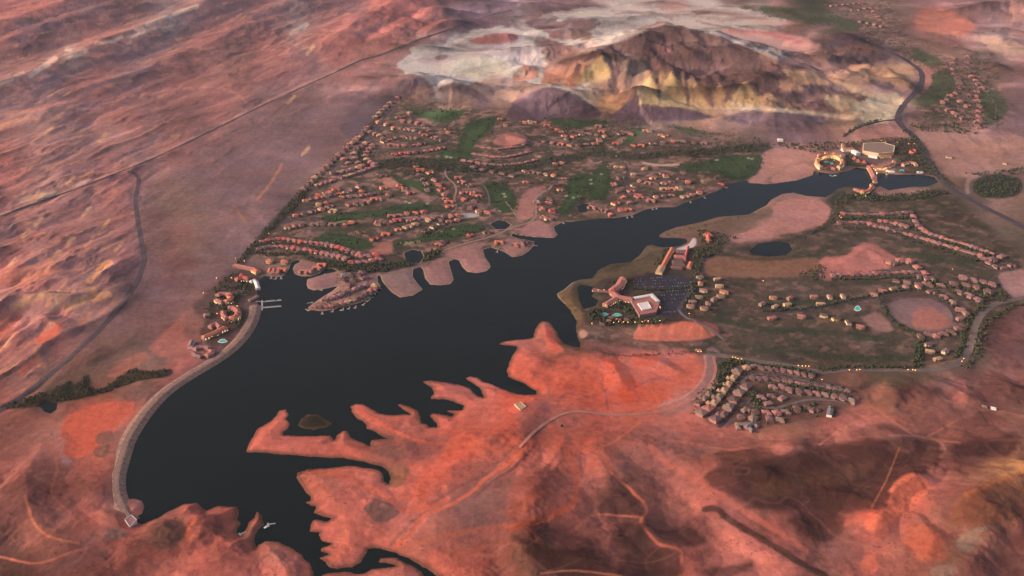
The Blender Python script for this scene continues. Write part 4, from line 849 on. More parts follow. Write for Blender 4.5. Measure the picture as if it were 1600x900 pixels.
road('village_lane', [(585,200),(600,185),(612,168)], 8, 'lane rising between upper houses')
road('resort_drive', [(1060,484),(1068,494),(1085,503),(1105,513),(1130,530)], 9, 'drive leading to the lakeside resort', mat('drive_asphalt', A(120,100,98), .9, speckle(.05, .8, 1.2)))
road('resort_drive', [(1125,385),(1105,398),(1092,418),(1086,440),(1075,462),(1060,484)], 14, 'dark drive past the arcade to the car park')
road('desert_track', [(812,700),(835,675),(868,652),(900,643),(950,648),(1000,647),(1045,641),(1080,626),(1106,606),(1118,580),(1114,556)], 8, 'pale graded track round the red headland', mat('track_dirt', A(176,116,102), 1, speckle(.05, .85, 1.15)))

# ------------------------------------------------------------------ dam
def dam():
    pts = [(399,478),(392,505),(379,526),(361,546),(335,565),(294,589),(256,615),(229,643),(211,668),(198,690),(190,715),(182,740),(181,765),(186,785),(197,806),(203,814)]
    x, y, nx, ny = ribbon(pts, 30, step=16)
    n = len(x)
    off = [(-30, -2.0), (-7, 5.0), (7, 5.0), (27, -2.0)]
    V = [(x[i] + nx[i] * a, y[i] + ny[i] * a, b) for i in range(n) for a, b in off]
    F = [(i * 4 + j, (i + 1) * 4 + j, (i + 1) * 4 + j + 1, i * 4 + j + 1) for i in range(n - 1) for j in range(3)]
    d = obj('dam', mesh('dam', V, F, [M_DAM]), label='long curved grey earth dam closing the left end of the lake', category='dam')
    V = [(x[i] + nx[i] * a, y[i] + ny[i] * a, 5.25) for i in range(n) for a in (-4, 4)]
    F = [(i * 2, (i + 1) * 2, (i + 1) * 2 + 1, i * 2 + 1) for i in range(n - 1)]
    obj('crest_road', mesh('crest_road', V, F, [M_CREST]), d)
    return d
dam()

# ------------------------------------------------------------------ building kit
class MB:
    def __init__(s): s.v = []; s.f = []
    def add(s, vs, fs):
        n = len(s.v); s.v += [tuple(v) for v in vs]; s.f += [tuple(i + n for i in f) for f in fs]; return s
    def box(s, x0, x1, y0, y1, z0, z1, bottom=False):
        v = [(x0,y0,z0),(x1,y0,z0),(x1,y1,z0),(x0,y1,z0),(x0,y0,z1),(x1,y0,z1),(x1,y1,z1),(x0,y1,z1)]
        f = [(4,5,6,7),(0,1,5,4),(1,2,6,5),(2,3,7,6),(3,0,4,7)]
        if bottom: f.append((3,2,1,0))
        return s.add(v, f)
    def hip(s, x0, x1, y0, y1, z, h, over=0.8):
        x0 -= over; x1 += over; y0 -= over; y1 += over
        if x1 - x0 >= y1 - y0:
            r = (y1 - y0) / 2; ym = (y0 + y1) / 2
            rid = [(x0 + r * .9, ym, z + h), (x1 - r * .9, ym, z + h)]
            fs = [(0,1,5,4),(2,3,4,5),(1,2,5),(3,0,4),(3,2,1,0)]
        else:
            r = (x1 - x0) / 2; xm = (x0 + x1) / 2
            rid = [(xm, y0 + r * .9, z + h), (xm, y1 - r * .9, z + h)]
            fs = [(0,1,4),(1,2,5,4),(2,3,5),(3,0,4,5),(3,2,1,0)]
        return s.add([(x0,y0,z),(x1,y0,z),(x1,y1,z),(x0,y1,z)] + rid, fs)
    def mesh(s, name, m): return mesh(name, s.v, s.f, [m] if not isinstance(m, (list, tuple)) else m)

def house_shapes():
    T = {}
    w, r = MB(), MB(); w.box(-9,9,-6,6,-3,4); r.hip(-9,9,-6,6,4,2.3); T['plain'] = (w, r)
    w, r = MB(), MB(); w.box(-10,6,-5,6,-3,4.5).box(-1,8,-11,-5,-3,4.2); r.hip(-10,6,-5,6,4.5,2.2).hip(-1,8,-11,-4.6,4.2,1.8); T['ell'] = (w, r)
    w, r = MB(), MB(); w.box(-12,12,0,8,-3,5).box(-12,-4,-10,0,-3,4.2).box(5,12,-8,0,-3,4.2); r.hip(-12,12,0,8,5,2.2).hip(-12,-4,-10,.4,4.2,2.4).hip(5,12,-8,.4,4.2,2.2); T['court'] = (w, r)
    w, r = MB(), MB(); w.box(-8,8,-7,7,-3,5.5).box(-4,5,-11,-7,-3,3.6); r.hip(-8,8,-7,7,5.5,2.4).hip(-4,5,-11,-6.6,3.6,1.8); T['square'] = (w, r)
    w, r = MB(), MB(); w.box(-14,14,-7,7,-3,9).box(-6,6,-10,-7,-3,8); r.hip(-14,14,-7,7,9,2.8).hip(-6,6,-10,-6.6,8,2); T['block'] = (w, r)
    return T
SHAPES = house_shapes()
HM = {}
def hmesh(kind, wall, roof):
    k = (kind, wall, roof)
    if k not in HM:
        w, r = SHAPES[kind]; HM[k] = (w.mesh('wall', WALLS[wall]), r.mesh('roof', ROOFS[roof]))
    return HM[k]
ORD = 'first second third fourth fifth sixth seventh eighth ninth tenth eleventh twelfth thirteenth fourteenth fifteenth sixteenth seventeenth eighteenth nineteenth twentieth'.split()
LOOK = dict(pink='pink roofed', rose='rose roofed', brown='brown roofed', red='red roofed', orange='orange roofed', salmon='salmon roofed', tan='tan roofed', sand='sand roofed', white='white roofed', grey='grey roofed')
TOWN = []        # house sites, for the gardens
def house(X, Y, Zg, rz, s, kind, wall, roof, label, group, cat='house', name='house'):
    o = obj(name, None, loc=(X, Y, Zg), rz=rz, label=label, category=cat, group=group)
    o.scale = (s * random.uniform(.92, 1.08), s * random.uniform(.92, 1.08), s * random.uniform(.9, 1.15))
    mw, mr = hmesh(kind, wall, roof)
    obj('wall', mw, o); obj('roof', mr, o)
    TOWN.append((X, Y, s))
    return o
def along(pts, n):
    c = catmull(pts, 8) if len(pts) > 2 else [tuple(np.array(pts[0]) + (np.array(pts[1]) - np.array(pts[0])) * k / 8) for k in range(9)]
    c = np.array(c); d = np.concatenate([[0], np.cumsum(np.hypot(*np.diff(c, axis=0).T))])
    s = np.linspace(0, d[-1], n)
    return np.interp(s, d, c[:, 0]), np.interp(s, d, c[:, 1])
M_STREET = mat('estate_street', A(104,86,84), .9, speckle(.05, .85, 1.15))
def street(X, Y, width, label):
    d = np.concatenate([[0], np.cumsum(np.hypot(np.diff(X), np.diff(Y)))]); s_ = np.linspace(0, d[-1], max(4, int(d[-1] / 8)))
    x, y = np.interp(s_, d, X), np.interp(s_, d, Y)
    for _ in range(6): x[1:-1] = (x[:-2] + 2 * x[1:-1] + x[2:]) / 4; y[1:-1] = (y[:-2] + 2 * y[1:-1] + y[2:]) / 4
    tx, ty = np.gradient(x), np.gradient(y); L = np.hypot(tx, ty) + 1e-9
    k = np.array([-.5, 0, .5]) * width
    vx = x[:, None] - ty[:, None] / L[:, None] * k; vy = y[:, None] + tx[:, None] / L[:, None] * k; z = H(vx, vy)
    if z.min() < .4: return
    n = len(x); V = np.stack([vx, vy, z + .5], -1).reshape(-1, 3)
    F = [(i * 3 + j + 1, i * 3 + j, (i + 1) * 3 + j, (i + 1) * 3 + j + 1) for i in range(n - 1) for j in range(2)]
    obj('street', mesh('street', V, [f[::-1] for f in F], [M_STREET], smooth=True), kind='structure', label=label)
ENDS = {'l': 'from the left', 'r': 'from the right', 't': 'from the top', 'b': 'from the bottom'}
def row(pts, n, place, roofs=('pink', 'rose', 'salmon'), walls=('tan', 'pink'), kinds=('plain', 'ell', 'square'), fill=1.0, cat='house', end='l', smin=.6, smax=1.6, explicit=False, turn=0.0, name=None):
    """a row (or cluster) of houses; labels count along it from the end named"""
    x, y = (np.array([p[0] for p in pts], float), np.array([p[1] for p in pts], float)) if explicit else along(pts, n)
    X, Y, Zg = G(x, y)
    if explicit:
        tx, ty = np.ones(len(X)), np.zeros(len(X)); sp = np.full(len(X), 26.0)
    else:
        tx, ty = np.gradient(X), np.gradient(Y); sp = np.hypot(tx, ty)
    if not explicit and len(X) >= 4:
        d_ = 17.0 * float(np.median(sp)) / 22.0 + 3
        nx_, ny_ = -ty / (sp + 1e-9), tx / (sp + 1e-9); sg = np.where(ny_ > 0, -1.0, 1.0) if abs(np.median(ny_)) > .3 else np.full(len(X), 1.0)
        sg = np.full(len(X), np.sign(np.median(sg)) or 1.0)
        street(X + nx_ * sg * d_, Y + ny_ * sg * d_, 6.5, f'street serving the {cat} row {place}')
    key = {'l': x, 'r': -x, 't': y, 'b': -y}[end]
    rank = np.argsort(np.argsort(key))
    for i in range(len(X)):
        rf, wl, kd = random.choice(roofs), random.choice(walls), random.choice(kinds)
        s = float(np.clip(sp[i] * fill / (28 if kd == 'block' else 19), smin, smax))
        rz = math.atan2(ty[i], tx[i]) + (random.choice((0, .35, -.3, 1.57, .7)) if explicit else random.uniform(-.07, .07)) + turn
        word = {'house': 'house', 'villa': 'villa', 'townhouse': 'townhouse', 'condominium': 'condominium block'}[cat]
        lab = f'{ORD[rank[i]]} {word} {ENDS[end]} {place}, {LOOK[rf]}' if len(X) > 1 else f'{LOOK[rf]} {word} {place}'
        house(float(X[i]), float(Y[i]), float(Zg[i]), rz, s, kd, wl, rf, lab, f'{word}s {place}', cat, name or word.replace(' ', '_'))

# ------------------------------------------------------------------ houses
V_, O_ = ('red', 'orange', 'salmon', 'salmon', 'brown'), ('orange', 'red', 'sand')
VK = ('ell', 'court', 'square', 'court')
def villas(pts, place, **k):
    a = dict(roofs=V_, walls=('cream', 'tan', 'pink'), kinds=VK, cat='villa', explicit=True); a.update(k); row(pts, len(pts), place, **a)
# near village on the right
row([(1152,583),(1140,600),(1125,620),(1108,640),(1096,648)], 8, 'in the outer near village row', ('sand', 'brown', 'tan', 'salmon'), end='t', kinds=('ell', 'square'), smax=1.45, fill=1.055)
row([(1166,607),(1150,622),(1135,645),(1118,658)], 6, 'in the inner near village row', ('brown', 'rose', 'tan'), end='t', kinds=('ell', 'square'), smax=1.45, fill=1.055)
row([(1166,576),(1178,573)], 2, 'at the near village gate', ('pink', 'sand'), smax=1.1)
row([(1190,576),(1220,579),(1268,588)], 8, 'in the near village row below the parkway', ('rose', 'brown', 'pink'), kinds=('square', 'ell'), smax=1.2)
row([(1176,592),(1215,594),(1250,600),(1325,612)], 16, 'in the long near village row', ('rose', 'rose', 'brown', 'pink'), kinds=('square', 'plain'), smax=1.4, fill=1.055)
row([(1208,606),(1216,604),(1240,612),(1262,614),(1290,618),(1312,622),(1332,627)], 10, 'on the inside of the near village street', ('rose', 'brown', 'tan', 'grey', 'pink'), kinds=('square', 'ell'), smax=1.5)
row([(1190,622),(1206,620),(1222,624),(1200,632)], 4, 'in the core of the near village loop', ('rose', 'pink', 'brown'), explicit=True, smax=1.2)
row([(1165,642),(1180,645),(1198,646),(1213,647),(1228,645),(1245,640),(1262,637),(1272,642)], 8, 'along the front of the near village', ('rose', 'tan', 'brown', 'salmon'), explicit=True, kinds=('square', 'ell'), smax=1.2)
row([(1158,653),(1176,655),(1202,655),(1220,657)], 4, 'in the last row of the near village', ('rose', 'brown', 'tan'), explicit=True, kinds=('square', 'ell'), smax=1.2)
villas([(1160,668),(1174,669)], 'at the lower edge of the near village', roofs=('white', 'grey', 'tan'))
# condominium blocks
CB = dict(cat='condominium', kinds=('block',), walls=('cream', 'tan', 'yellow'), fill=.95)
row([(1208,467),(1234,468),(1272,466),(1296,466),(1317,465)], 5, 'in the back rank above the loop road', ('salmon', 'orange', 'pink'), explicit=True, **{**CB, 'turn': 0})
row([(1191,477),(1211,481),(1230,478),(1282,477),(1252,497)], 5, 'in the middle rank by the loop road', ('salmon', 'sand', 'pink'), explicit=True, **CB)
row([(1206,499),(1287,495),(1306,500),(1325,506),(1344,513)], 5, 'in the slanting front rank', ('brown', 'salmon', 'pink'), explicit=True, **CB)
row([(1365,462),(1379,456),(1396,453),(1415,451),(1434,451)], 5, 'on the arc above the round pad', ('salmon', 'pink'), explicit=True, **CB)
row([(1450,540),(1453,551),(1477,551),(1465,563)], 4, 'in the cluster by the parkway bend', ('pink', 'tan', 'sand', 'rose'), explicit=True, **CB)
row([(1093,435),(1094,445),(1099,456),(1092,466),(1082,474),(1079,481)], 6, 'beside the resort car park', ('salmon', 'pink', 'tan'), explicit=True, end='t', **CB)
row([(1121,438),(1124,449),(1131,458),(1126,465),(1116,470),(1106,477),(1100,484)], 7, 'in the outer string', ('salmon', 'pink', 'sand'), explicit=True, end='t', **CB)
row([(1455,457),(1475,465),(1488,475),(1500,486),(1509,492),(1500,500)], 6, 'on the far side of the loop road', ('pink', 'rose', 'tan'), kinds=('block', 'ell'), cat='condominium', explicit=True)
row([(1438,526),(1450,523),(1462,526),(1475,523),(1487,520),(1497,515)], 6, 'below the round orange pad', ('rose', 'salmon', 'brown'), explicit=True)
villas([(1440,434),(1452,437),(1446,444)], 'right of the pink triangular pad', roofs=('pink', 'rose'))
row([(1490,445),(1510,447),(1530,452),(1545,458)], 4, 'in the upper far row beside the parkway', ('rose', 'brown'), smax=1.6)
row([(1500,458),(1515,463),(1530,470)], 3, 'in the lower far row beside the parkway', ('rose', 'pink'), smax=1.6)
row([(1505,436),(1530,440),(1552,446)], 4, 'in the top far row beside the parkway', ('rose', 'pink'), smax=1.6)
# rows on the south course
TH = dict(cat='townhouse', roofs=('pink', 'rose', 'salmon'), kinds=('square', 'plain'), fill=1.05)
row([(1317,335),(1370,336),(1422,333)], 13, 'in the top row of the south course', **TH)
row([(1312,349),(1355,349)], 6, 'in the short row under the top row', **TH)
row([(1375,346),(1395,349),(1417,355)], 6, 'in the slanting spur row', **TH)
row([(1360,351),(1400,363),(1440,373),(1490,388),(1532,400)], 20, 'in the lower long parallel row', **TH)
row([(1427,340),(1434,353),(1450,365),(1475,373),(1510,383),(1550,397)], 18, 'in the upper long parallel row', **TH)
row([(1302,431),(1360,429),(1432,426)], 15, 'in the row along the pink triangular pad', **TH)
row([(1392,412),(1415,408),(1432,418),(1445,428)], 5, 'in the bent row right of the triangular pad', **TH)
row([(1535,405),(1550,407),(1565,402)], 3, 'at the end of the parallel rows', **TH)
# west slope rows
WR = dict(roofs=('pink', 'salmon', 'rose', 'sand'), kinds=('square', 'ell'), fill=1.05, smax=1.6)
row([(549,226),(530,243),(515,257),(500,272),(485,288),(475,297)], 13, 'in the outer row along the desert edge', **WR, end='t')
row([(572,225),(556,238),(555,248),(566,261)], 7, 'in the first crescent inside the desert edge', **WR, end='t')
row([(583,228),(573,241),(573,250),(586,258)], 7, 'in the second crescent inside the desert edge', **WR, end='t')
row([(585,262),(560,271),(535,279)], 8, 'in the straight row below the crescents', **WR)
row([(520,272),(540,268),(560,264)], 5, 'in the row between crescents and desert', **WR)
row([(538,250),(545,256)], 2, 'in the pair between crescents and desert', **WR)
row([(497,290),(520,283)], 4, 'in the low row at the desert edge', **WR)
row([(610,162),(600,172),(588,184)], 5, 'in the uppermost slope row', **WR, end='t')
row([(575,200),(565,212),(552,224)], 6, 'in the upper desert edge row', **WR, end='t')
row([(580,207),(592,212),(600,218)], 4, 'in the upper slope arc', **WR)
row([(592,192),(605,196),(616,201)], 3, 'in the pad row of the upper slope', ('orange', 'salmon'), ('cream',), kinds=('ell',))
row([(630,190),(645,192),(662,196),(672,205)], 5, 'in the row below the top fairway', **WR)
row([(622,184),(640,178)], 2, 'in the top pair under the hills', **WR)
row([(612,228),(640,229),(660,226)], 6, 'in the upper row above the tree belt', roofs=V_, kinds=VK, smax=1.5)
row([(617,242),(645,240),(668,237),(690,233)], 7, 'in the lower row above the tree belt', roofs=V_, kinds=VK, smax=1.5)
villas([(621,153),(699,202),(700,208),(675,210),(665,212)], 'scattered on the upper slope', end='r')
row([(756,231),(775,234),(795,232),(812,230),(820,226)], 8, 'in the top terrace round the bare knoll', ('pink', 'salmon', 'rose'), ('pink', 'brown'), ('plain',), smax=1.5)
row([(742,242),(770,246),(795,246),(825,239)], 10, 'in the middle terrace round the bare knoll', ('pink', 'salmon'), ('pink', 'brown'), ('plain',), smax=1.5)
row([(725,252),(755,257),(785,259),(815,256),(836,251)], 11, 'in the bottom terrace round the bare knoll', ('pink', 'salmon'), ('pink', 'brown'), ('plain',), smax=1.5)
# central villas
villas([(590,271),(600,276),(565,301),(600,295)], 'left of the sloping green fairway')
villas([(498,306),(506,304),(516,302),(525,298)], 'in the short lit row by the west edge', roofs=O_)
villas([(624,292),(632,297),(642,303)], 'under the sloping green fairway')
villas([(548,321),(562,320),(573,317),(585,313),(595,312),(606,307)], 'in the staggered row above the long fairway')
villas([(498,321),(511,318),(521,331)], 'at the west end of the long fairway', roofs=O_)
villas([(649,262),(657,267),(672,271)], 'below the tree belt beside the lane head', roofs=('sand', 'red', 'orange'))
villas([(679,282),(686,290),(690,297),(695,305),(697,312),(702,317),(703,324)], 'in the column left of the snaking lane', end='t')
villas([(716,279),(725,303),(725,313),(748,307),(738,305)], 'right of the snaking lane')
villas([(612,339),(625,337),(650,334),(662,333),(636,335)], 'on the terrace above the straight lane')
villas([(695,339),(705,339),(715,338),(748,332),(762,333)], 'at the east end of the straight lane')
villas([(590,351),(605,350),(612,348),(621,346),(540,352),(550,349)], 'in the row below the long fairway')
villas([(623,360),(637,356),(649,352),(670,345),(603,368),(585,375)], 'in the orange row above the bottom fairway', roofs=O_)
villas([(686,383),(692,380),(733,369),(760,364),(780,380)], 'along the pale lakeside road')
villas([(820,192),(828,192),(836,192)], 'in the lit trio under the dark foothill', roofs=('orange', 'sand'))
villas([(782,187),(790,197)], 'on the spur above the bare knoll', roofs=('red', 'salmon'))
villas([(855,197),(863,200),(870,204),(878,207),(882,213)], 'in the descending row under the foothills')
villas([(936,220),(935,198),(940,207),(962,226)], 'in the dry strip below the strip fairway')
villas([(970,210),(978,210),(987,211),(990,229),(1002,229)], 'above the tree belt in the middle distance')
villas([(1008,205),(1014,206),(1033,212),(1039,213)], 'round the upper right green', roofs=('sand', 'orange'))
villas([(867,258),(878,256),(822,286),(882,280),(875,297)], 'left of the twin green fairways')
villas([(860,312),(862,332),(856,343),(858,318)], 'in the hollow east of the pale road bend', end='t')
villas([(963,262),(972,264),(990,274),(1007,265)], 'in the lit group right of the twin fairways', roofs=('sand', 'orange', 'salmon'))
villas([(1034,272),(1040,276),(1020,279),(970,279)], 'in the upper group by the lane', roofs=V_)
villas([(990,291),(986,300),(997,307)], 'beside the climbing lane')
villas([(1037,297),(1050,297),(1061,296),(1075,286)], 'in the bright group above the shore', roofs=('orange', 'sand', 'red'))
villas([(1070,309),(1081,306),(1127,289),(1093,302)], 'strung along the narrow shore', roofs=('sand', 'red', 'salmon'))
villas([(1017,315),(962,319),(970,329),(981,329)], 'near the shore bend')
villas([(820,380),(812,384)], 'on the low sandy lobe')
row([(740,262),(760,268),(785,272),(800,276)], 5, 'in the shade below the knoll tree belt', ('rose', 'brown'), smax=1.5)
# lower village
LV = dict(roofs=('salmon', 'pink', 'red', 'rose'), kinds=('square', 'ell'), fill=1.05, smax=1.6)
row([(410,378),(440,374),(472,379),(507,382),(535,390),(562,398)], 19, 'in the upper row of the lakefront village', **LV)
row([(405,390),(433,386),(460,389),(497,395),(525,401),(540,405)], 16, 'in the lower row of the lakefront village', **LV)
row([(550,411),(562,412),(574,410),(592,406)], 5, 'at the tip of the lakefront village', **LV)
row([(562,402),(575,401),(588,400)], 3, 'in the inner spur of the lakefront village', **LV)
villas([(422,410),(445,411),(424,425),(431,426),(441,424)], 'on the marina islet with lit docks', roofs=('orange', 'salmon'))
villas([(475,426),(485,425),(495,421),(503,416)], 'on the oval marina pad', roofs=('orange', 'salmon'))
row([(492,480),(520,479),(550,471),(572,462),(586,449)], 13, 'on the outer peninsula shore', ('sand', 'salmon', 'brown', 'rose'), kinds=('ell', 'square'), smax=1.45, fill=1.055)
row([(507,469),(530,463),(550,455),(572,447)], 9, 'along the peninsula middle', ('rose', 'pink', 'brown'), kinds=('ell', 'square'), smax=1.45, fill=1.055)
row([(535,440),(545,447),(552,440),(548,432),(560,432),(570,436),(538,432),(565,428)], 8, 'at the neck of the house peninsula', ('grey', 'rose', 'brown'), explicit=True)
# infill rows between the fairways
IR = dict(roofs=('salmon', 'pink', 'orange', 'rose', 'brown'), kinds=('ell', 'square', 'court'), walls=('tan', 'cream', 'pink'), fill=.9, smax=1.3, cat='villa')
row([(478,314),(510,308),(545,300),(560,293)], 9, 'in the bent row below the desert edge', **IR)
row([(462,338),(490,332),(515,324)], 5, 'in the long fairway west row', **IR)
row([(535,309),(560,308),(590,303)], 6, 'in the upper staggered terrace', **IR)
row([(450,357),(480,352),(520,352)], 6, 'in the row between the fairways', **IR)
row([(625,202),(650,205),(672,213),(690,220)], 7, 'in the top fairway arc', **IR)
row([(600,222),(625,215),(650,217)], 6, 'in the inner upper slope row', **IR)
row([(655,275),(665,286),(668,298)], 4, 'in the sloping fairway spur', **IR, end='t')
row([(722,286),(735,292),(742,316),(735,326)], 5, 'in the curl by the snaking lane', **IR, end='t')
row([(640,346),(665,341),(690,345)], 5, 'in the row under the straight lane', **IR)
row([(665,362),(690,350),(715,345)], 5, 'above the bottom fairway', **IR)
row([(820,268),(845,272),(865,275)], 5, 'in the knoll lane row', **IR)
row([(850,222),(890,228),(930,226)], 7, 'in the flat belt row', **IR)
row([(885,218),(915,210),(945,214)], 6, 'under the strip fairway', **IR)
row([(1000,284),(1020,288),(1045,286),(1062,280)], 6, 'in the curve above the bright group', **IR)
row([(1000,310),(1025,309),(1050,306)], 5, 'in the lower shore row', **IR)
row([(960,290),(968,302),(985,318)], 4, 'in the climbing lane row', **IR, end='t')
row([(925,325),(945,330),(955,336)], 4, 'on the shore below the twin fairways', **IR)
row([(840,318),(850,330),(850,340)], 3, 'in the bend of the pale road', **IR, end='t')
row([(1020,225),(1060,222),(1100,225)], 6, 'in the far tree belt row', **IR)
row([(1400,440),(1440,446),(1470,447)], 5, 'above the arc of condominiums', ('rose', 'brown', 'pink'), smax=1.3)
row([(1545,412),(1565,420),(1580,416)], 4, 'in the far right cluster', ('rose', 'brown'), smax=1.3)
row([(1120,598),(1108,615),(1092,632)], 5, 'in the strip beside the dark bank', ('brown', 'tan'), end='t', smax=1.0)
# far top right estate
ER = dict(roofs=('rose', 'brown', 'salmon'), kinds=('plain', 'ell'), smax=1.9)
row([(1300,10),(1320,8),(1345,6)], 6, 'in the top far estate row', **ER)
row([(1305,18),(1330,18),(1352,14)], 6, 'in the second far estate row', **ER)
row([(1360,14),(1370,25),(1382,36)], 6, 'in the slanting far estate row', **ER, end='t')
row([(1345,35),(1360,38),(1378,42)], 4, 'in the lowest far estate row', **ER)
row([(1490,92),(1488,112),(1500,128),(1497,142),(1480,155),(1472,165),(1490,178),(1505,186)], 16, 'on the left hairpin street', **ER, end='t')
row([(1512,90),(1512,112),(1525,128),(1535,138),(1525,148),(1530,165),(1528,180),(1530,200)], 16, 'on the right hairpin street', **ER, end='t')
row([(1500,160),(1508,170),(1515,150)], 3, 'inside the hairpin street bend', **ER, end='t')

# ------------------------------------------------------------------ larger buildings: wings that follow a line
def wing(root, pts, width, h, roof_h, wall, roof, closed=False, px=True, base=None, wname='wall', rname='roof', flat=False, windows=0, floors=2, wmat=None):
    """one wing of a building: walls and a pitched (or flat, parapeted) roof along a line; windows are parts of the wall"""
    ox, oy, oz = root.location
    if px:
        X, Y, Zg = G([p[0] for p in pts], [p[1] for p in pts])
        z0 = float(Zg.min()) if base is None else base
    else:
        X, Y = np.array([p[0] for p in pts], float), np.array([p[1] for p in pts], float); z0 = oz if base is None else base
    n = len(X); L, R, Ls, Rs, C_ = [], [], [], [], []
    for i in range(n):
        if closed: a, b = (i - 1) % n, (i + 1) % n
        else: a, b = max(i - 1, 0), min(i + 1, n - 1)
        d1 = np.array([X[i] - X[a], Y[i] - Y[a]]); d2 = np.array([X[b] - X[i], Y[b] - Y[i]])
        if np.hypot(*d1) < 1e-6: d1 = d2
        if np.hypot(*d2) < 1e-6: d2 = d1
        d1 /= np.hypot(*d1); d2 /= np.hypot(*d2)
        t = d1 + d2; t /= (np.hypot(*t) + 1e-9); nn = np.array([-t[1], t[0]])
        k = 1 / max(0.6, nn @ np.array([-d1[1], d1[0]]))
        p = np.array([X[i] - ox, Y[i] - oy]); w = width / 2 * k; o = (width / 2 + .8) * k
        e = t * (0.8 if not closed and i == n - 1 else (-0.8 if not closed and i == 0 else 0))
        L.append(p + nn * w); R.append(p - nn * w); Ls.append(p + nn * o + e); Rs.append(p - nn * o + e)
        e2 = t * (0 if closed else (width * .35 if i == 0 else (-width * .35 if i == n - 1 else 0)))
        C_.append(p + e2)
    zb, zt, zr = z0 - 3 - oz, z0 + h - oz, z0 + h + roof_h - oz
    W, F = [], []
    for i in range(n): W += [(*L[i], zb), (*L[i], zt), (*R[i], zb), (*R[i], zt)]
    m = n if closed else n - 1
    for i in range(m):
        j = (i + 1) % n
        F += [(4*i, 4*i+1, 4*j+1, 4*j), (4*i+2, 4*j+2, 4*j+3, 4*i+3)]
    if not closed: F += [(0, 2, 3, 1), (4*(n-1), 4*(n-1)+1, 4*(n-1)+3, 4*(n-1)+2)]
    ow = obj(wname, mesh(wname, W, F, [WALLS[wall]]), root)
    Rv, Rf = [], []
    if flat:
        for i in range(n): Rv += [(*L[i], zt - 1.0), (*R[i], zt - 1.0)]
        for i in range(m):
            j = (i + 1) % n; Rf.append((2*i, 2*i+1, 2*j+1, 2*j))
    else:
        for i in range(n): Rv += [(*Ls[i], zt), (*Rs[i], zt), (*C_[i], zr)]
        for i in range(m):
            j = (i + 1) % n; Rf += [(3*i, 3*i+2, 3*j+2, 3*j), (3*i+2, 3*i+1, 3*j+1, 3*j+2), (3*i, 3*j, 3*j+1, 3*i+1)]
        if not closed: Rf += [(0, 1, 2), (3*(n-1), 3*(n-1)+2, 3*(n-1)+1)]
    orf = obj(rname, mesh(rname, Rv, Rf, [ROOFS[roof]]), root)
    if windows:
        wm = WINM.setdefault('w', mesh('window', [(-.9, 0, -1.1), (.9, 0, -1.1), (.9, 0, 1.1), (-.9, 0, 1.1)], [(0, 1, 2, 3)], [M_WIN]))
        wd = WINM.setdefault('d', mesh('window', [(-.9, 0, -1.1), (.9, 0, -1.1), (.9, 0, 1.1), (-.9, 0, 1.1)], [(0, 1, 2, 3)], [M_GLASS]))
        for side, sg in ((L, 1), (R, -1)):
            for i in range(m):
                j = (i + 1) % n
                a, b = np.array(side[i]), np.array(side[j]); ln = np.hypot(*(b - a)); t = (b - a) / ln
                nn = np.array([-t[1], t[0]]) * sg
                if nn[1] > 0.25: continue            # the side that faces away stays plain
                k = int(ln / windows)
                for q_ in range(k):
                    p = a + t * ln * (q_ + .5) / max(k, 1) + nn * 0.12
                    for fl in range(floors):
                        o = obj('window', wm if random.random() < .5 else wd, ow, loc=(p[0], p[1], z0 - oz + 2.2 + fl * (h - 2.5) / floors))
                        o.rotation_euler = (0, 0, math.atan2(nn[1], nn[0]) + math.pi / 2)
    return ow, orf
WINM = {}
def building(name, x, y, label, cat, group=None):
    X, Y, Zg = G1(x, y)
    o = obj(name, None, loc=(X, Y, Zg), label=label, category=cat)
    if group: o['group'] = group
    return o
def arc(cx, cy, rx, ry, a0, a1, n): return [(cx + rx * math.cos(math.radians(a0 + (a1 - a0) * k / (n - 1))), cy + ry * math.sin(math.radians(a0 + (a1 - a0) * k / (n - 1)))) for k in range(n)]
def tower(root, x, y, w, h, rh, wall, roof):
    X, Y, Zg = G1(x, y); ox, oy, oz = root.location
    a, b = X - ox, Y - oy; z0 = Zg - oz
    tw = MB().box(a - w, a + w, b - w, b + w, z0 - 3, z0 + h)
    obj('tower_wall', tw.mesh('tower_wall', WALLS[wall]), root)
    rf = MB().add([(a - w - 1, b - w - 1, z0 + h), (a + w + 1, b - w - 1, z0 + h), (a + w + 1, b + w + 1, z0 + h), (a - w - 1, b + w + 1, z0 + h), (a, b, z0 + h + rh)], [(0, 1, 4), (1, 2, 4), (2, 3, 4), (3, 0, 4), (3, 2, 1, 0)])
    obj('tower_roof', rf.mesh('tower_roof', ROOFS[roof]), root)
def slab(root, pts, h, wall, top, name='hall'):
    """flat topped hall over a plan outline, with a sunk roof deck behind its parapet"""
    X, Y, Zg = G([p[0] for p in pts], [p[1] for p in pts]); ox, oy, oz = root.location
    n = len(pts); zb, zt = float(Zg.min()) - 3 - oz, float(Zg.mean()) + h - oz
    P = np.stack([X - ox, Y - oy], 1); c = P.mean(0); I = c + (P - c) * .93
    area = sum(P[i][0] * P[(i + 1) % n][1] - P[(i + 1) % n][0] * P[i][1] for i in range(n))
    if area < 0: P, I = P[::-1], I[::-1]
    v = [(*p, zb) for p in P] + [(*p, zt) for p in P] + [(*p, zt) for p in I] + [(*p, zt - 1) for p in I]
    f = []
    for i in range(n):
        j = (i + 1) % n
        f += [(i, j, n + j, n + i), (n + i, n + j, 2*n + j, 2*n + i), (2*n + i, 2*n + j, 3*n + j, 3*n + i)]
    obj(name + '_wall', mesh(name + '_wall', v, f, [WALLS[wall]]), root)
    obj(name + '_roof', mesh(name + '_roof', [(*p, zt - .9) for p in I * 1.0], [tuple(range(n))], [ROOFS[top]]), root)

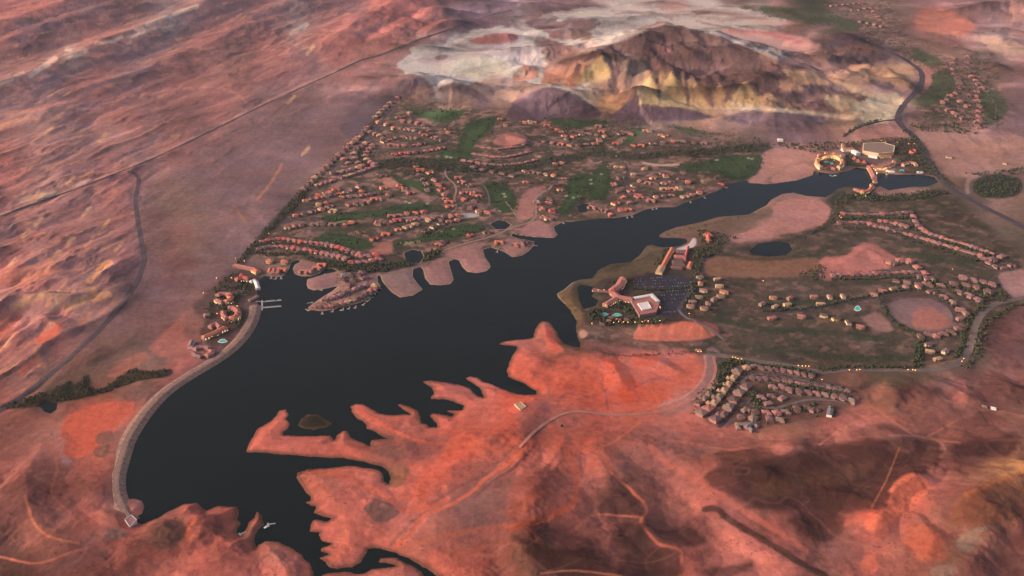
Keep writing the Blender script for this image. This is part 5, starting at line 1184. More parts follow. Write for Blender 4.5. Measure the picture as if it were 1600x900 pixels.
def floods(pts, power, h=3.0):
    for i, (x, y) in enumerate(pts):
        X, Y, Zg = G1(x, y)
        o = obj('floodlight', MB().box(-.5, .5, -.4, .4, 1.2, 1.9, True).box(-.12, .12, -.12, .12, -1, 1.2).mesh('floodlight', M_STEEL), loc=(X, Y, Zg), label=f'{ORD[i]} ground floodlight from the left before the glowing hotel walls', category='floodlight', group='floodlights before the hotel')
        obj('lamp_glass', MB().box(-.45, .45, .38, .5, 1.25, 1.85, True).mesh('lamp_glass', M_LAMP), o)
        l = bpy.data.lights.new('flood_lamp', 'POINT'); l.energy = power; l.color = (1, .74, .46); l.shadow_soft_size = 1.5
        lo = bpy.data.objects.new('lamp', l); COL.objects.link(lo); lo.parent = o; lo.location = (0, 0.6, h)

# --- hotel at the head of the lake
b = building('hotel', 1296, 258, 'ring shaped cream hotel with glowing walls round turquoise pools', 'hotel')
wing(b, arc(1296, 257, 20.5, 11, 205, 335, 9), 15, 16, 4, 'yellow', 'salmon', windows=9, floors=3)
wing(b, arc(1296, 257, 20.5, 11, 130, 198, 5), 15, 15, 4, 'cream', 'sand', windows=9, floors=3)
wing(b, arc(1296, 257, 20.5, 11, -18, 50, 5), 15, 15, 4, 'cream', 'sand', windows=9, floors=3)
for x, y in ((1279,249),(1290,246),(1303,246),(1314,250),(1277,259),(1315,260)): tower(b, x, y, 6, 21, 5, 'yellow', 'orange')
b = building('poolside_pavilion', 1290, 262, 'left red roofed pavilion in front of the ring hotel', 'pavilion'); wing(b, arc(1290, 262, 5, 2.6, 20, 200, 6), 9, 6, 4, 'tan', 'red')
b = building('poolside_pavilion', 1304, 263, 'right red roofed pavilion in front of the ring hotel', 'pavilion'); wing(b, arc(1304, 263, 5, 2.6, -20, 160, 6), 9, 6, 4, 'tan', 'red')
b = building('lobby_building', 1325, 236, 'white walled lobby building with orange roof behind the ring hotel', 'building'); wing(b, [(1315,236),(1333,235)], 22, 12, 4, 'white', 'orange', windows=8, floors=2); wing(b, [(1333,238),(1341,243)], 22, 12, 3, 'white', 'white'); tower(b, 1316, 233, 5, 22, 6, 'cream', 'salmon')
for k_, (x, y, lb) in enumerate(((1335,250,'left'), (1341,254,'middle'), (1350,256,'right'))):
    b = building('shop_house', x, y, f'{lb} small red roofed house between ring hotel and bridge hall', 'house', 'red roofed houses by the bridge'); wing(b, [(x-4, y), (x+4, y+1)], 16, 8, 4, 'pink', 'red'); wing(b, [(x, y-2), (x+1, y+2)], 12, 9, 4, 'tan', 'salmon')
b = building('convention_hall', 1372, 236, 'large flat tan roofed hall under the row of street lamps', 'hall'); slab(b, [(1347,241),(1348,228),(1380,225),(1398,231),(1396,243),(1372,246)], 14, 'cream', 'tan'); wing(b, [(1357,245),(1371,248)], 12, 9, 3, 'white', 'white'); wing(b, [(1374,247),(1392,246)], 9, 10, 3, 'yellow', 'orange', windows=8, floors=1)
b = building('lake_wing', 1380, 262, 'long yellow lit lake wing of the hotel beside the bridge', 'hotel'); wing(b, [(1362,266),(1378,265),(1388,262),(1396,257)], 16, 15, 4, 'yellow', 'salmon', windows=8, floors=3); tower(b, 1363, 265, 6, 18, 5, 'yellow', 'orange'); tower(b, 1396, 258, 6, 18, 5, 'yellow', 'salmon')
b = building('bridge_hall', 1361, 268, 'salmon roofed hall standing on the bridge across the lake', 'bridge')
wing(b, [(1357,264),(1361,272),(1366,283)], 19, 10, 5, 'tan', 'salmon', base=5.0, windows=10, floors=2)
ox, oy, oz = b.location
Xb, Yb, _ = G([1357,1361,1366,1369], [264,272,283,292])
for i_ in range(1, 9):
    t_ = i_ / 9; px_ = np.interp(t_, [0,.33,.7,1], Xb); py_ = np.interp(t_, [0,.33,.7,1], Yb)
    obj('pier', MB().box(-1.6, 1.6, -1.6, 1.6, -8, 5.2).mesh('pier', WALLS['tan']), b, loc=(px_ - ox, py_ - oy, -oz))
tower(b, 1367, 286, 8, 15, 5, 'yellow', 'salmon')
b = building('south_lodge', 1352, 299, 'yellow lit lodge with towers at the south end of the bridge', 'lodge'); wing(b, [(1363,294),(1358,299),(1349,303)], 15, 11, 4, 'yellow', 'orange', windows=8, floors=2); wing(b, [(1345,301),(1334,297)], 11, 7, 3, 'pink', 'salmon'); tower(b, 1347, 304, 6, 16, 5, 'yellow', 'orange'); tower(b, 1361, 292, 5, 15, 5, 'white', 'pink')
b = building('crescent_wing', 1420, 258, 'crescent building with orange lit roof right of the pool', 'hotel'); wing(b, arc(1421, 261, 11, 5, 190, 350, 8), 13, 10, 4, 'cream', 'salmon', windows=9, floors=2)
b = building('domed_pavilion', 1426, 239, 'isolated red roofed pavilion among trees left of the boulevard', 'pavilion'); wing(b, arc(1426, 239, 4.5, 2.6, 0, 315, 8), 10, 8, 5, 'tan', 'red', closed=True)
for x, y, w_, lb in ((1393,269,5,'bright white tented terrace at the water under the lake wing'), (1437,270,5,'pale tented terrace right of the turquoise pool')):
    b = building('terrace_tent', x, y, lb, 'tent'); wing(b, [(x - w_, y), (x + w_, y)], 14, 4, 3, 'white', 'white')
b = building('roadside_office', 1483, 247, 'white walled office across the boulevard', 'building'); wing(b, [(1478,246),(1487,247)], 18, 7, 3, 'cream', 'grey')
b = building('roadside_shed', 1570, 256, 'small pale shed beyond the boulevard', 'shed'); wing(b, [(1567,256),(1573,257)], 10, 5, 2, 'cream', 'tan')
b = building('hillside_lodge', 1219, 219, 'small bright white lodge at the foot of the hills', 'building'); wing(b, [(1215,220),(1223,220)], 18, 8, 3, 'white', 'white')
floods([(1280,264),(1290,250),(1303,250),(1314,264),(1370,270),(1386,267),(1352,307)], 3600)

# --- resort by the dark car park
b = building('resort', 960, 462, 'salmon roofed resort of branching wings by the car park', 'hotel')
wing(b, [(973,440),(968,450),(956,458)], 26, 11, 4, 'pink', 'salmon', windows=9, floors=2); wing(b, [(926,455),(940,455),(954,457)], 17, 8, 3, 'brown', 'rose', windows=9, floors=1)
wing(b, [(957,459),(966,467),(990,472)], 24, 10, 4, 'pink', 'salmon', windows=9, floors=2); wing(b, [(964,468),(953,475),(945,480)], 20, 9, 4, 'tan', 'salmon', windows=9, floors=2); tower(b, 973, 441, 9, 14, 6, 'cream', 'salmon'); tower(b, 957, 459, 7, 15, 5, 'pink', 'red')
b = building('ballroom', 1007, 481, 'square pink ballroom with white flat roof beside the resort', 'hall')
slab(b, [(986,474),(1014,467),(1030,478),(1025,492),(999,497)], 9, 'pink', 'salmon', 'parapet'); slab(b, [(996,479),(1012,476),(1018,487),(1003,490)], 12, 'white', 'white', 'upper'); wing(b, [(990,470),(1018,464),(1028,474)], 13, 10, 1, 'white', 'white')
for k_, (x, y) in enumerate(((951,503),(966,501),(979,501),(941,508),(1011,503),(955,498))):
    b = building('resort_cottage', x, y, f'{ORD[k_]} small cottage in the garden row below the resort pools', 'cottage', 'resort cottages'); wing(b, [(x - 4, y), (x + 4, y)], 12, 5, 3, 'pink', random.choice(('rose', 'salmon')))
b = building('gatehouse', 1091, 549, 'small lit gatehouse at the end of the graded road band', 'gatehouse'); wing(b, [(1087,549),(1096,549)], 9, 5, 3, 'cream', 'salmon', windows=4, floors=1)
b = building('shore_arcade', 1040, 408, 'long narrow orange roofed arcade beside the lake', 'arcade'); wing(b, [(1051,390),(1045,401),(1038,414),(1030,428)], 15, 8, 3, 'yellow', 'orange', windows=10, floors=1); wing(b, [(1035,419),(1029,429)], 22, 9, 3, 'yellow', 'sand')
b = building('shopping_court', 1062, 406, 'stepped pink shopping court right of the arcade', 'building'); wing(b, [(1056,396),(1073,396)], 26, 8, 3, 'brown', 'rose'); wing(b, [(1053,404),(1071,404)], 24, 9, 4, 'pink', 'salmon'); wing(b, [(1050,413),(1069,413)], 26, 9, 4, 'pink', 'brown'); wing(b, [(1048,420),(1066,421)], 16, 7, 3, 'brown', 'rose'); wing(b, [(1075,388),(1070,408)], 8, 8, 3, 'pink', 'red')
b = building('small_annex', 1078, 416, 'small orange annex between shopping court and drive', 'building'); wing(b, [(1080,412),(1076,421)], 14, 7, 3, 'tan', 'orange')
b = building('clubhouse', 1106, 373, 'red roofed clubhouse on the wooded neck above the white beach', 'clubhouse'); wing(b, [(1101,370),(1106,367),(1112,372)], 16, 8, 4, 'tan', 'red'); wing(b, [(1104,376),(1110,379)], 15, 7, 4, 'pink', 'red'); wing(b, [(1106,368),(1107,379)], 14, 8, 4, 'tan', 'orange')

# --- old town quarter by the dam
b = building('courtyard_block', 350, 469, 'upper ring of orange roofed houses by the dam head', 'building'); wing(b, arc(350, 469, 12, 7, -150, -20, 4), 19, 10, 4, 'tan', 'salmon', windows=9, floors=2); wing(b, arc(350, 469, 12, 7, -5, 80, 3), 18, 12, 4, 'tan', 'orange', windows=9, floors=2); wing(b, arc(350, 469, 12, 7, 95, 165, 3), 17, 9, 4, 'cream', 'salmon', windows=9, floors=2); tower(b, 361, 466, 6, 16, 5, 'tan', 'red')
b = building('courtyard_block', 361, 494, 'middle ring of orange roofed houses behind the dam', 'building'); wing(b, arc(361, 493, 12, 9, -110, 0, 4), 18, 10, 4, 'tan', 'salmon', windows=9, floors=2); wing(b, arc(361, 493, 12, 9, 10, 100, 4), 19, 12, 4, 'cream', 'orange', windows=9, floors=2); wing(b, arc(361, 493, 12, 9, 118, 200, 3), 16, 9, 4, 'tan', 'salmon', windows=9, floors=2); tower(b, 371, 498, 6, 16, 5, 'tan', 'red')
b = building('courtyard_block', 337, 519, 'lower bar shaped orange block behind the dam', 'building'); wing(b, [(317,531),(336,524),(354,515)], 17, 10, 4, 'tan', 'orange', windows=9, floors=2); wing(b, [(328,514),(338,509),(345,515)], 15, 9, 4, 'tan', 'salmon')
b = building('unfinished_block', 316, 551, 'pale pink unfinished ring block nearest the dam bend', 'building'); wing(b, arc(317, 552, 15, 8, -150, -40, 4), 16, 7, 3, 'pink', 'pink'); wing(b, arc(317, 552, 15, 8, -20, 70, 3), 17, 9, 3, 'pink', 'salmon'); wing(b, arc(317, 552, 15, 8, 95, 170, 3), 15, 6, 3, 'brown', 'pink')
b = building('townhall', 323, 495, 'small pink roofed hall left of the orange rings', 'building'); wing(b, [(319,496),(328,494)], 18, 8, 4, 'pink', 'pink')
b = building('town_house', 300, 540, 'small pale house left of the bar shaped block', 'house'); wing(b, [(297,545),(301,535)], 13, 8, 3, 'white', 'pink')
b = building('market_hall', 383, 421, 'long pink hall with an orange lit end above the white canopy', 'hall'); wing(b, [(366,416),(380,419),(402,424)], 17, 8, 4, 'pink', 'salmon'); wing(b, [(396,424),(404,428)], 20, 9, 4, 'yellow', 'orange', windows=8, floors=1)
b = building('casino', 379, 438, 'vivid red roofed casino behind the white canopy', 'casino'); wing(b, [(369,440),(379,437),(390,439)], 20, 10, 5, 'tan', 'red', windows=8, floors=1); tower(b, 378, 436, 6, 15, 6, 'cream', 'red')
b = building('white_canopy', 399, 444, 'curved white canopy building on the waterfront', 'canopy'); wing(b, [(391,442),(397,440),(401,444),(402,449),(404,454)], 13, 9, 3, 'white', 'white')
b = building('quay_building', 398, 466, 'low pink building on the quay by the marina piers', 'building'); wing(b, [(389,471),(396,468),(403,464)], 12, 5, 2, 'pink', 'pink')
# --- outlying buildings
b = building('boathouse', 812, 635, 'pale flat pad building at the head of the dark inlet', 'building'); slab(b, [(804,634),(813,630),(822,636),(813,642)], 4, 'cream', 'sand')
b = building('spillway', 204, 815, 'pale pink concrete spillway block at the foot of the dam', 'spillway'); slab(b, [(195,813),(206,809),(215,818),(203,824)], 6, 'white', 'pink')
for x, y, lb, rf in ((1538,635,'tan shed on the red slope far right','tan'), (1552,638,'pale grey shed on the red slope far right','white')):
    b = building('shed', x, y, lb, 'shed'); wing(b, [(x - 4, y), (x + 4, y + 2)], 9, 4, 2, 'white' if rf == 'white' else 'tan', rf)
b = building('pump_house', 1298, 645, 'blue grey pump house by a dark tree at the village edge', 'building'); wing(b, [(1298,640),(1295,652)], 13, 7, 2, 'white', 'grey')
for k_, (x, y) in enumerate(((1104,653),(1165,498 + 4))):
    pass

# ------------------------------------------------------------------ pools
def pool(x, y, rx, ry, label, rim='tan'):
    X, Y, Zg = G1(x, y)
    pts = [G1(x + rx * math.cos(a) * (1 + .25 * math.sin(3 * a)), y + ry * math.sin(a)) for a in np.linspace(0, 2 * math.pi, 16, endpoint=False)]
    v = [(p[0] - X, p[1] - Y) for p in pts]; v = v[::-1]; n = len(v)
    zt = max(p[2] for p in pts) - Zg + .5
    rimv = [(a * 1.25, b * 1.25, -2) for a, b in v] + [(a * 1.25, b * 1.25, zt) for a, b in v] + [(a, b, zt) for a, b in v] + [(a, b, zt - .4) for a, b in v]
    f = []
    for i in range(n):
        j = (i + 1) % n
        f += [(i, j, n + j, n + i), (n + i, n + j, 2*n + j, 2*n + i), (2*n + i, 2*n + j, 3*n + j, 3*n + i)]
    o = obj('swimming_pool', mesh('swimming_pool', rimv, f, [WALLS[rim]]), loc=(X, Y, Zg), label=label, category='pool')
    obj('pool_surface', mesh('pool_surface', [(a, b, zt - .15) for a, b in v], [tuple(range(n))], [M_POOL]), o)
pool(1291,253,3.4,1.4,'left turquoise pool inside the ring hotel'); pool(1299,255.5,3.2,1.5,'right turquoise pool inside the ring hotel'); pool(1409,267,5.5,2.0,'turquoise pool between lake wing and crescent building')
pool(944,491,5.5,2.6,'left turquoise lagoon pool below the resort'); pool(964,492,6.0,2.6,'right turquoise lagoon pool below the resort'); pool(382,449,3.0,1.8,'small turquoise pool below the red casino'); pool(348,533,5.5,2.6,'pale green pool below the bar shaped block','white'); pool(1340,482,4.0,3.4,'turquoise pool among the condominium blocks','white'); pool(1297,636,2.4,2.0,'tiny blue pool at the near village edge')

# ------------------------------------------------------------------ street lamps
POLE = MB().box(-.18, .18, -.18, .18, -1, 9).box(-.14, 1.6, -.12, .12, 8.7, 8.95, True).mesh('pole', M_STEEL)
def ball(r, n=6, m=4, sq=.7):
    v = [(0, 0, -r * sq)]; f = []
    for i in range(1, m):
        t = math.pi * i / m - math.pi / 2
        for k in range(n): v.append((r * math.cos(t) * math.cos(2 * math.pi * k / n), r * math.cos(t) * math.sin(2 * math.pi * k / n), r * sq * math.sin(t)))
    v.append((0, 0, r * sq)); top = len(v) - 1
    for k in range(n): f.append((0, 1 + (k + 1) % n, 1 + k)); f.append((top, top - n + k, top - n + (k + 1) % n))
    for i in range(m - 2):
        for k in range(n): a = 1 + i * n; f.append((a + k, a + (k + 1) % n, a + n + (k + 1) % n, a + n + k))
    return v, f
bv, bf = ball(0.85)
HEAD = mesh('lamp_head', bv, bf, [M_LAMP], smooth=True)
def lamps(pts, place, end='l'):
    X, Y, Zg = G([p[0] for p in pts], [p[1] + 4 for p in pts])
    key = np.array([p[0] if end == 'l' else p[1] for p in pts]); rank = np.argsort(np.argsort(key))
    for i in range(len(pts)):
        lab = f'{ORD[rank[i]]} lit amber street lamp {ENDS[end]} {place}' if len(pts) > 1 else f'single lit amber street lamp {place}'
        o = obj('street_lamp', None, loc=(float(X[i]), float(Y[i]), float(Zg[i])), rz=random.uniform(0, 6.28), label=lab, category='street lamp', group='lit street lamps')
        obj('pole', POLE, o); obj('lamp_head', HEAD, o, loc=(1.5, 0, 8.6))
lamps([(1349,225),(1355,224),(1361,223),(1366,222.6),(1376,218),(1383,221),(1401,221),(1419,223.5),(1428,223)], 'in the arc above the hall')
lamps([(1311,337),(1314,339)], 'at the head of the south course rows'); lamps([(1336,304)], 'left of the south lodge')
lamps([(926.5,454.5),(935,453),(943,453)], 'on the left resort wing terrace'); lamps([(967,437),(970.5,438)], 'behind the resort tower'); lamps([(947,477),(953,472.5)], 'beside the lower resort wing'); lamps([(1031,478.5),(1032,481)], 'right of the ballroom')
lamps([(925,505),(958,504),(965.5,502),(973,503),(981,503.7),(992.5,503.7),(1003,503),(1012,501.7),(1031,500.7)], 'on the promenade below the resort'); lamps([(1076,490)], 'below the condominium string')
lamps([(1145,558.6),(1149,559.5),(1153,560.3),(1158,561.3)], 'on the parkway near the road band'); lamps([(1247.6,571.6),(1253,571.6),(1259,572.2),(1263,572.8)], 'on the parkway above the near village'); lamps([(1283,593.7)], 'at the near village entrance')
lamps([(1327,578),(1337,578),(1342,577.4)], 'on the parkway right of the village'); lamps([(1417.5,578),(1426,578),(1430,578.7)], 'on the parkway toward the bend'); lamps([(1502,565),(1505,560)], 'at the parkway bend')
lamps([(369,403),(382,407),(362,434),(338,434),(318,457),(371.6,478),(339,490)], 'in the quarter by the dam', 't'); lamps([(421,364),(426,379),(449,387),(492,395)], 'in the lakefront village'); lamps([(1355.5,60.5)], 'far up the boulevard')
lamps([(949,259),(962,243)], 'by the tree belt near the twin fairways'); lamps([(1192,438),(1487,420)], 'near the far course')

# ------------------------------------------------------------------ docks, piers and boats
DOCK = MB().box(-1.6, 1.6, -9, 9, .5, .9, True).box(-5, 5, 5.5, 9, .5, .88, True)
DOCKM = DOCK.mesh('deck', M_DECK); PILE = MB().box(-.25, .25, -.25, .25, -4, 1.8).mesh('pile', M_STEEL)
def boat_mesh():
    L_, W_ = 4.2, 1.4
    v = [(-L_, -W_, .9), (L_ * .4, -W_, 1.0), (L_, 0, 1.2), (L_ * .4, W_, 1.0), (-L_, W_, .9), (-L_ * .9, -W_ * .6, -.2), (L_ * .4, -W_ * .5, -.2), (L_ * .8, 0, 0), (L_ * .4, W_ * .5, -.2), (-L_ * .9, W_ * .6, -.2)]
    f = [(0, 1, 2, 3, 4)] + [(5 + i, 5 + (i + 1) % 5, (i + 1) % 5, i) for i in range(5)]
    return mesh('hull', v, f, [M_HULL])
HULL = boat_mesh(); CABIN = MB().box(-1.6, 1.2, -1.0, 1.0, .9, 2.3).mesh('cabin', M_HULL)
def boat(X, Y, rz, label, group, s=1.0):
    o = obj('boat', None, loc=(X, Y, 0.05), rz=rz, label=label, category='boat', group=group); o.scale = (s, s, s)
    obj('hull', HULL, o); obj('cabin', CABIN, o)
def docks(pts, place, end='l'):
    rank = np.argsort(np.argsort([p[0] for p in pts]))
    for i, p in enumerate(pts):
        X, Y = ground0(p[0], p[1]); rz = math.radians(p[2]) + random.uniform(-.2, .2)
        o = obj('dock', None, loc=(float(X), float(Y), 0), rz=rz, label=f'{ORD[rank[i]]} pale private dock {ENDS[end]} {place}' if len(pts) > 1 else f'pale private dock {place}', category='dock', group='private docks')
        obj('deck', DOCKM, o)
        for a, b in ((-1.5, -7), (1.5, -7), (-4.6, 8.6), (4.6, 8.6)): obj('pile', PILE, o, loc=(a, b, 0))
docks([(592.7,451.5,110),(588.5,457,115),(582.5,460,120),(580,465.5,130),(575.5,470,140),(568.5,475.5,160),(555.5,480,170),(545.5,481.5,170),(536,483.5,170),(520,486,175),(503.5,489.5,180),(480,484.5,230)], 'round the house peninsula')
docks([(484,473.5,300),(503,452.5,180),(524,446,180),(507,429.5,170)], 'in the marina basin'); docks([(424,434,180),(431,435,180),(439,434.5,190)], 'at the lit marina islet')
docks([(880,348.5,190),(980,340,180),(987.5,338.5,180),(1019.5,327,180),(1026,326,180),(1079,316,190),(1101,309,190),(1134,293,200)], 'along the north shore villas'); docks([(777,393,160),(836,384,90)], 'on the sandy lobes')
docks([(205,686,90),(203,693,90)], 'on the dam face'); docks([(380,833,120),(424,819,100)], 'on the near left peninsulas'); docks([(1297,274,180),(1300,275,180)], 'below the ring hotel')
X0, Y0 = ground0(402, 476); mp = obj('marina_pier', None, loc=(float(X0), float(Y0), 0), label='white marina pier with two long fingers by the dam head', category='pier')
def pier_part(name, a, b, w):
    xa, ya = ground0(*a); xb, yb = ground0(*b); xa, xb = xa - X0, xb - X0; ya, yb = ya - Y0, yb - Y0
    d = np.array([xb - xa, yb - ya]); L_ = np.hypot(*d); d /= L_; n = np.array([-d[1], d[0]]) * w / 2
    P = [(xa + n[0], ya + n[1]), (xb + n[0], yb + n[1]), (xb - n[0], yb - n[1]), (xa - n[0], ya - n[1])]
    v = [(*p, .4) for p in P] + [(*p, .95) for p in P]
    obj(name, mesh(name, v, [(0, 1, 2, 3), (7, 6, 5, 4), (0, 4, 5, 1), (1, 5, 6, 2), (2, 6, 7, 3), (3, 7, 4, 0)], [M_DECK]), mp)
pier_part('walkway', (409.5, 469.5), (409.5, 485), 4.5); pier_part('gangway', (400, 471), (409, 471.5), 3); pier_part('gangway', (400, 482), (409, 482), 3); pier_part('finger', (410, 472), (440, 469.5), 4); pier_part('finger', (410, 481.5), (440, 479), 4)
for k_ in range(9):
    for r_, (ya_, yb_) in enumerate(((472, 469.5), (481.5, 479))):
        t_ = (k_ + .5) / 9; x_ = 411 + 28 * t_; y_ = ya_ + (yb_ - ya_) * t_ - 1.1
        if random.random() < .8:
            X, Y = ground0(x_, y_); boat(float(X), float(Y), math.pi / 2 + random.uniform(-.1, .1), f'{ORD[k_]} moored white boat from the left on the {("upper", "lower")[r_]} marina finger', 'boats moored at the marina fingers', .8)
X, Y = ground0(586, 459.8); boat(float(X), float(Y), 2.0, 'white boat moored off the tip of the house peninsula', 'boats at private docks')
X, Y = ground0(533, 485); boat(float(X), float(Y), .2, 'white boat beside the front dock of the house peninsula', 'boats at private docks')
X, Y = ground0(1305, 275); boat(float(X), float(Y), .1, 'white tour boat below the ring hotel', 'boats at private docks', 1.8)
X, Y = ground0(417, 824); boat(float(X), float(Y), .6, 'pale barge at the near left inlet mouth', 'boats at private docks', 1.6)

# ------------------------------------------------------------------ parked cars
def car_shapes(m):
    b_ = MB().box(-2.2, 2.2, -.9, .9, .35, .95, True).mesh('body', m)
    c_ = MB(); c_.add([(-1.5, -.85, .95), (1.1, -.85, .95), (1.1, .85, .95), (-1.5, .85, .95), (-1.0, -.7, 1.5), (.5, -.7, 1.5), (.5, .7, 1.5), (-1.0, .7, 1.5)], [(4, 5, 6, 7), (0, 1, 5, 4), (1, 2, 6, 5), (2, 3, 7, 6), (3, 0, 4, 7)])
    return b_, c_.mesh('cabin', M_GLASS)
CARS = [('white', car_shapes(mat('car_paint_white', (.75, .75, .74), .3))), ('silver', car_shapes(mat('car_paint_silver', (.42, .43, .45), .3))), ('dark', car_shapes(mat('car_paint_dark', (.04, .045, .06), .3))), ('blue', car_shapes(mat('car_paint_blue', (.06, .09, .2), .3)))]
WHEEL = mesh('wheels', *(lambda p: (p.v, p.f))(MB().box(-1.7, -1.1, -.95, .95, 0, .62, True).box(1.0, 1.6, -.95, .95, 0, .62, True)), [M_STEEL])
def car_park(rows_, place):
    for ri, (a, b, n) in enumerate(rows_):
        X, Y, Zg = G(np.linspace(a[0], b[0], n), np.linspace(a[1], b[1], n)); rz = math.atan2(Y[-1] - Y[0], X[-1] - X[0]) + math.pi / 2
        idx = 0
        for i in range(n):
            if random.random() < .3: continue
            cn, (bm_, cm_) = CARS[random.choice((0, 0, 0, 1, 1, 2, 2, 3))]
            o = obj('parked_car', None, loc=(float(X[i]), float(Y[i]), float(Zg[i]) + .3), rz=rz + random.uniform(-.05, .05), label=f'{cn} car, {ORD[min(idx, 19)]} from the left in the {ORD[ri]} parking row {place}', category='car', group='cars in the resort car park'); idx += 1
            obj('body', bm_, o); obj('cabin', cm_, o); obj('wheels', WHEEL, o)
car_park([((994,436),(1050,433),18), ((990,440),(1070,437),22), ((988,444.5),(1072,442),22), ((992,449),(1074,447),22), ((1030,456),(1076,453),12)], 'behind the resort')
car_park([((1034,462),(1068,460),10), ((1034,468),(1066,466),9), ((1034,474),(1062,472),8), ((1036,488),(1058,487),7)], 'beside the ballroom')

# ------------------------------------------------------------------ trees
def clump(n):
    """uneven leaf clumps joined into crowns: each tree is a short trunk and two ragged clumps"""
    t = (1 + 5 ** .5) / 2
    iv = np.array([(-1,t,0),(1,t,0),(-1,-t,0),(1,-t,0),(0,-1,t),(0,1,t),(0,-1,-t),(0,1,-t),(t,0,-1),(t,0,1),(-t,0,-1),(-t,0,1)], float); iv /= np.linalg.norm(iv[0])
    fc = np.array([(0,11,5),(0,5,1),(0,1,7),(0,7,10),(0,10,11),(1,5,9),(5,11,4),(11,10,2),(10,7,6),(7,1,8),(3,9,4),(3,4,2),(3,2,6),(3,6,8),(3,8,9),(4,9,5),(2,4,11),(6,2,10),(8,6,7),(9,8,1)])
    return iv, fc
ICO, ICF = clump(0)
def leaf_nodes(nt, b):
    at = nt.nodes.new('ShaderNodeAttribute'); at.attribute_name = 'leaf'; nt.links.new(at.outputs['Color'], b.inputs['Base Color'])
M_LEAF = mat('foliage', rough=.95, build=leaf_nodes, spec=.1)
def wood(name, label, X, Y, R, cols=((.024, .034, .018), (.075, .085, .042))):
    X = np.asarray(X); Y = np.asarray(Y); R = np.asarray(R); n = len(X)
    if n == 0: return
    Zg = H(X, Y); V, F, K = [], [], []
    c0, c1 = np.array(cols)
    k = 0
    for q_ in range(2):
        ox = rng.uniform(-.6, .6, n) * R; oy = rng.uniform(-.6, .6, n) * R
        r = R * rng.uniform(.6, 1.0, n) * (1 if q_ == 0 else .75); zc = Zg + R * (1.0 + .5 * q_)
        jit = rng.uniform(.62, 1.3, (n, 12, 1))
        v = ICO[None] * jit * r[:, None, None] * np.array([1, 1, 1.05]) + np.stack([X + ox, Y + oy, zc], 1)[:, None, :]
        V.append(v.reshape(-1, 3)); F.append((ICF[None] + (np.arange(n) * 12)[:, None, None] + k).reshape(-1, 3)); k += 12 * n
        cc = c0 + (c1 - c0) * rng.uniform(0, 1, (n, 1)); K.append(np.repeat(cc, 12, 0))
    V = np.concatenate(V); F = np.concatenate(F); K = np.concatenate(K)
    me = bpy.data.meshes.new(name); me.vertices.add(len(V)); me.vertices.foreach_set('co', V.astype(np.float32).ravel())
    me.loops.add(F.size); me.polygons.add(len(F)); me.loops.foreach_set('vertex_index', F.ravel().astype(np.int32))
    me.polygons.foreach_set('loop_start', np.arange(0, F.size, 3, dtype=np.int32)); me.polygons.foreach_set('loop_total', np.full(len(F), 3, np.int32)); me.update(calc_edges=True)
    at = me.color_attributes.new('leaf', 'FLOAT_COLOR', 'POINT'); at.data.foreach_set('color', np.concatenate([K, np.ones((len(K), 1))], 1).astype(np.float32).ravel())
    me.materials.append(M_LEAF)
    return obj(name, me, kind='stuff', label=label)
def scatter(poly, n, r0=1.7, r1=4.6):
    P = np.array(poly, float); lo, hi = P.min(0), P.max(0)
    q = rng.uniform(lo, hi, (n * 4, 2)); q = q[poly_sd(q[:, 0], q[:, 1], P) < 0][:n]
    if len(q) == 0: return [], [], []
    X, Y, Zg = G(q[:, 0], q[:, 1]); ok = Zg > .6
    return X[ok], Y[ok], rng.uniform(r0, r1, ok.sum())
def strip(pts, n, width, r0=2.4, r1=4.2):
    x, y = along(pts, max(n, 2)); x = x + rng.normal(0, 1, n); X, Y, Zg = G(x, y)
    X = X + rng.normal(0, width, n); Y = Y + rng.normal(0, width, n); ok = H(X, Y) > .6
    return X[ok], Y[ok], rng.uniform(r0, r1, ok.sum())
def many(name, label, parts, **k):
    parts = [p for p in parts if len(p[0])]
    wood(name, label, np.concatenate([p[0] for p in parts]), np.concatenate([p[1] for p in parts]), np.concatenate([p[2] for p in parts]), **k)
many('tree_belt', 'dark tree belt crossing the settlement below the bare knoll', [scatter([(585,250),(640,247),(700,249),(800,256),(860,246),(930,234),(1000,240),(1180,224),(1202,227),(1196,237),(1050,245),(1000,251),(930,246),(880,256),(800,268),(720,270),(640,262),(590,263)], 900, 1.6, 5.0)])
many('tree_belt', 'dark tree belt along the front of the lakefront village', [scatter([(468,394),(480,400),(512,408),(560,413),(620,409),(660,397),(692,391),(690,400),(640,416),(600,426),(545,426),(512,418),(480,407)], 520), strip([(400,384),(440,381),(480,386),(520,392),(555,404)], 110, 5), strip([(395,396),(440,398),(475,397)], 90, 6), scatter([(660,395),(690,388),(688,402),(668,408)], 60)])
many('tree_belt', 'dark trees along the desert edge of the settlement', [scatter([(500,275),(470,318),(446,340),(425,360),(398,388),(378,408),(366,420),(372,402),(420,350),(450,318),(485,280)], 480), strip([(560,232),(563,250),(578,262)], 60, 4), strip([(566,228),(564,240),(568,254)], 50, 4), strip([(600,168),(588,190),(560,220)], 60, 6)])
many('tree_belt', 'dark trees lining the south shore and course rows', [scatter([(1205,385),(1240,378),(1290,352),(1300,335),(1305,312),(1320,300),(1335,305),(1312,330),(1300,350),(1260,372),(1220,388)], 420), scatter([(1310,307),(1340,303),(1400,304),(1450,298),(1490,300),(1440,312),(1370,316),(1320,312)], 330), strip([(1310,342),(1370,341),(1425,342)], 120, 6), strip([(1310,357),(1380,360),(1440,381),(1530,408)], 130, 7), strip([(1424,349),(1445,371),(1480,380),(1540,398)], 90, 5)])
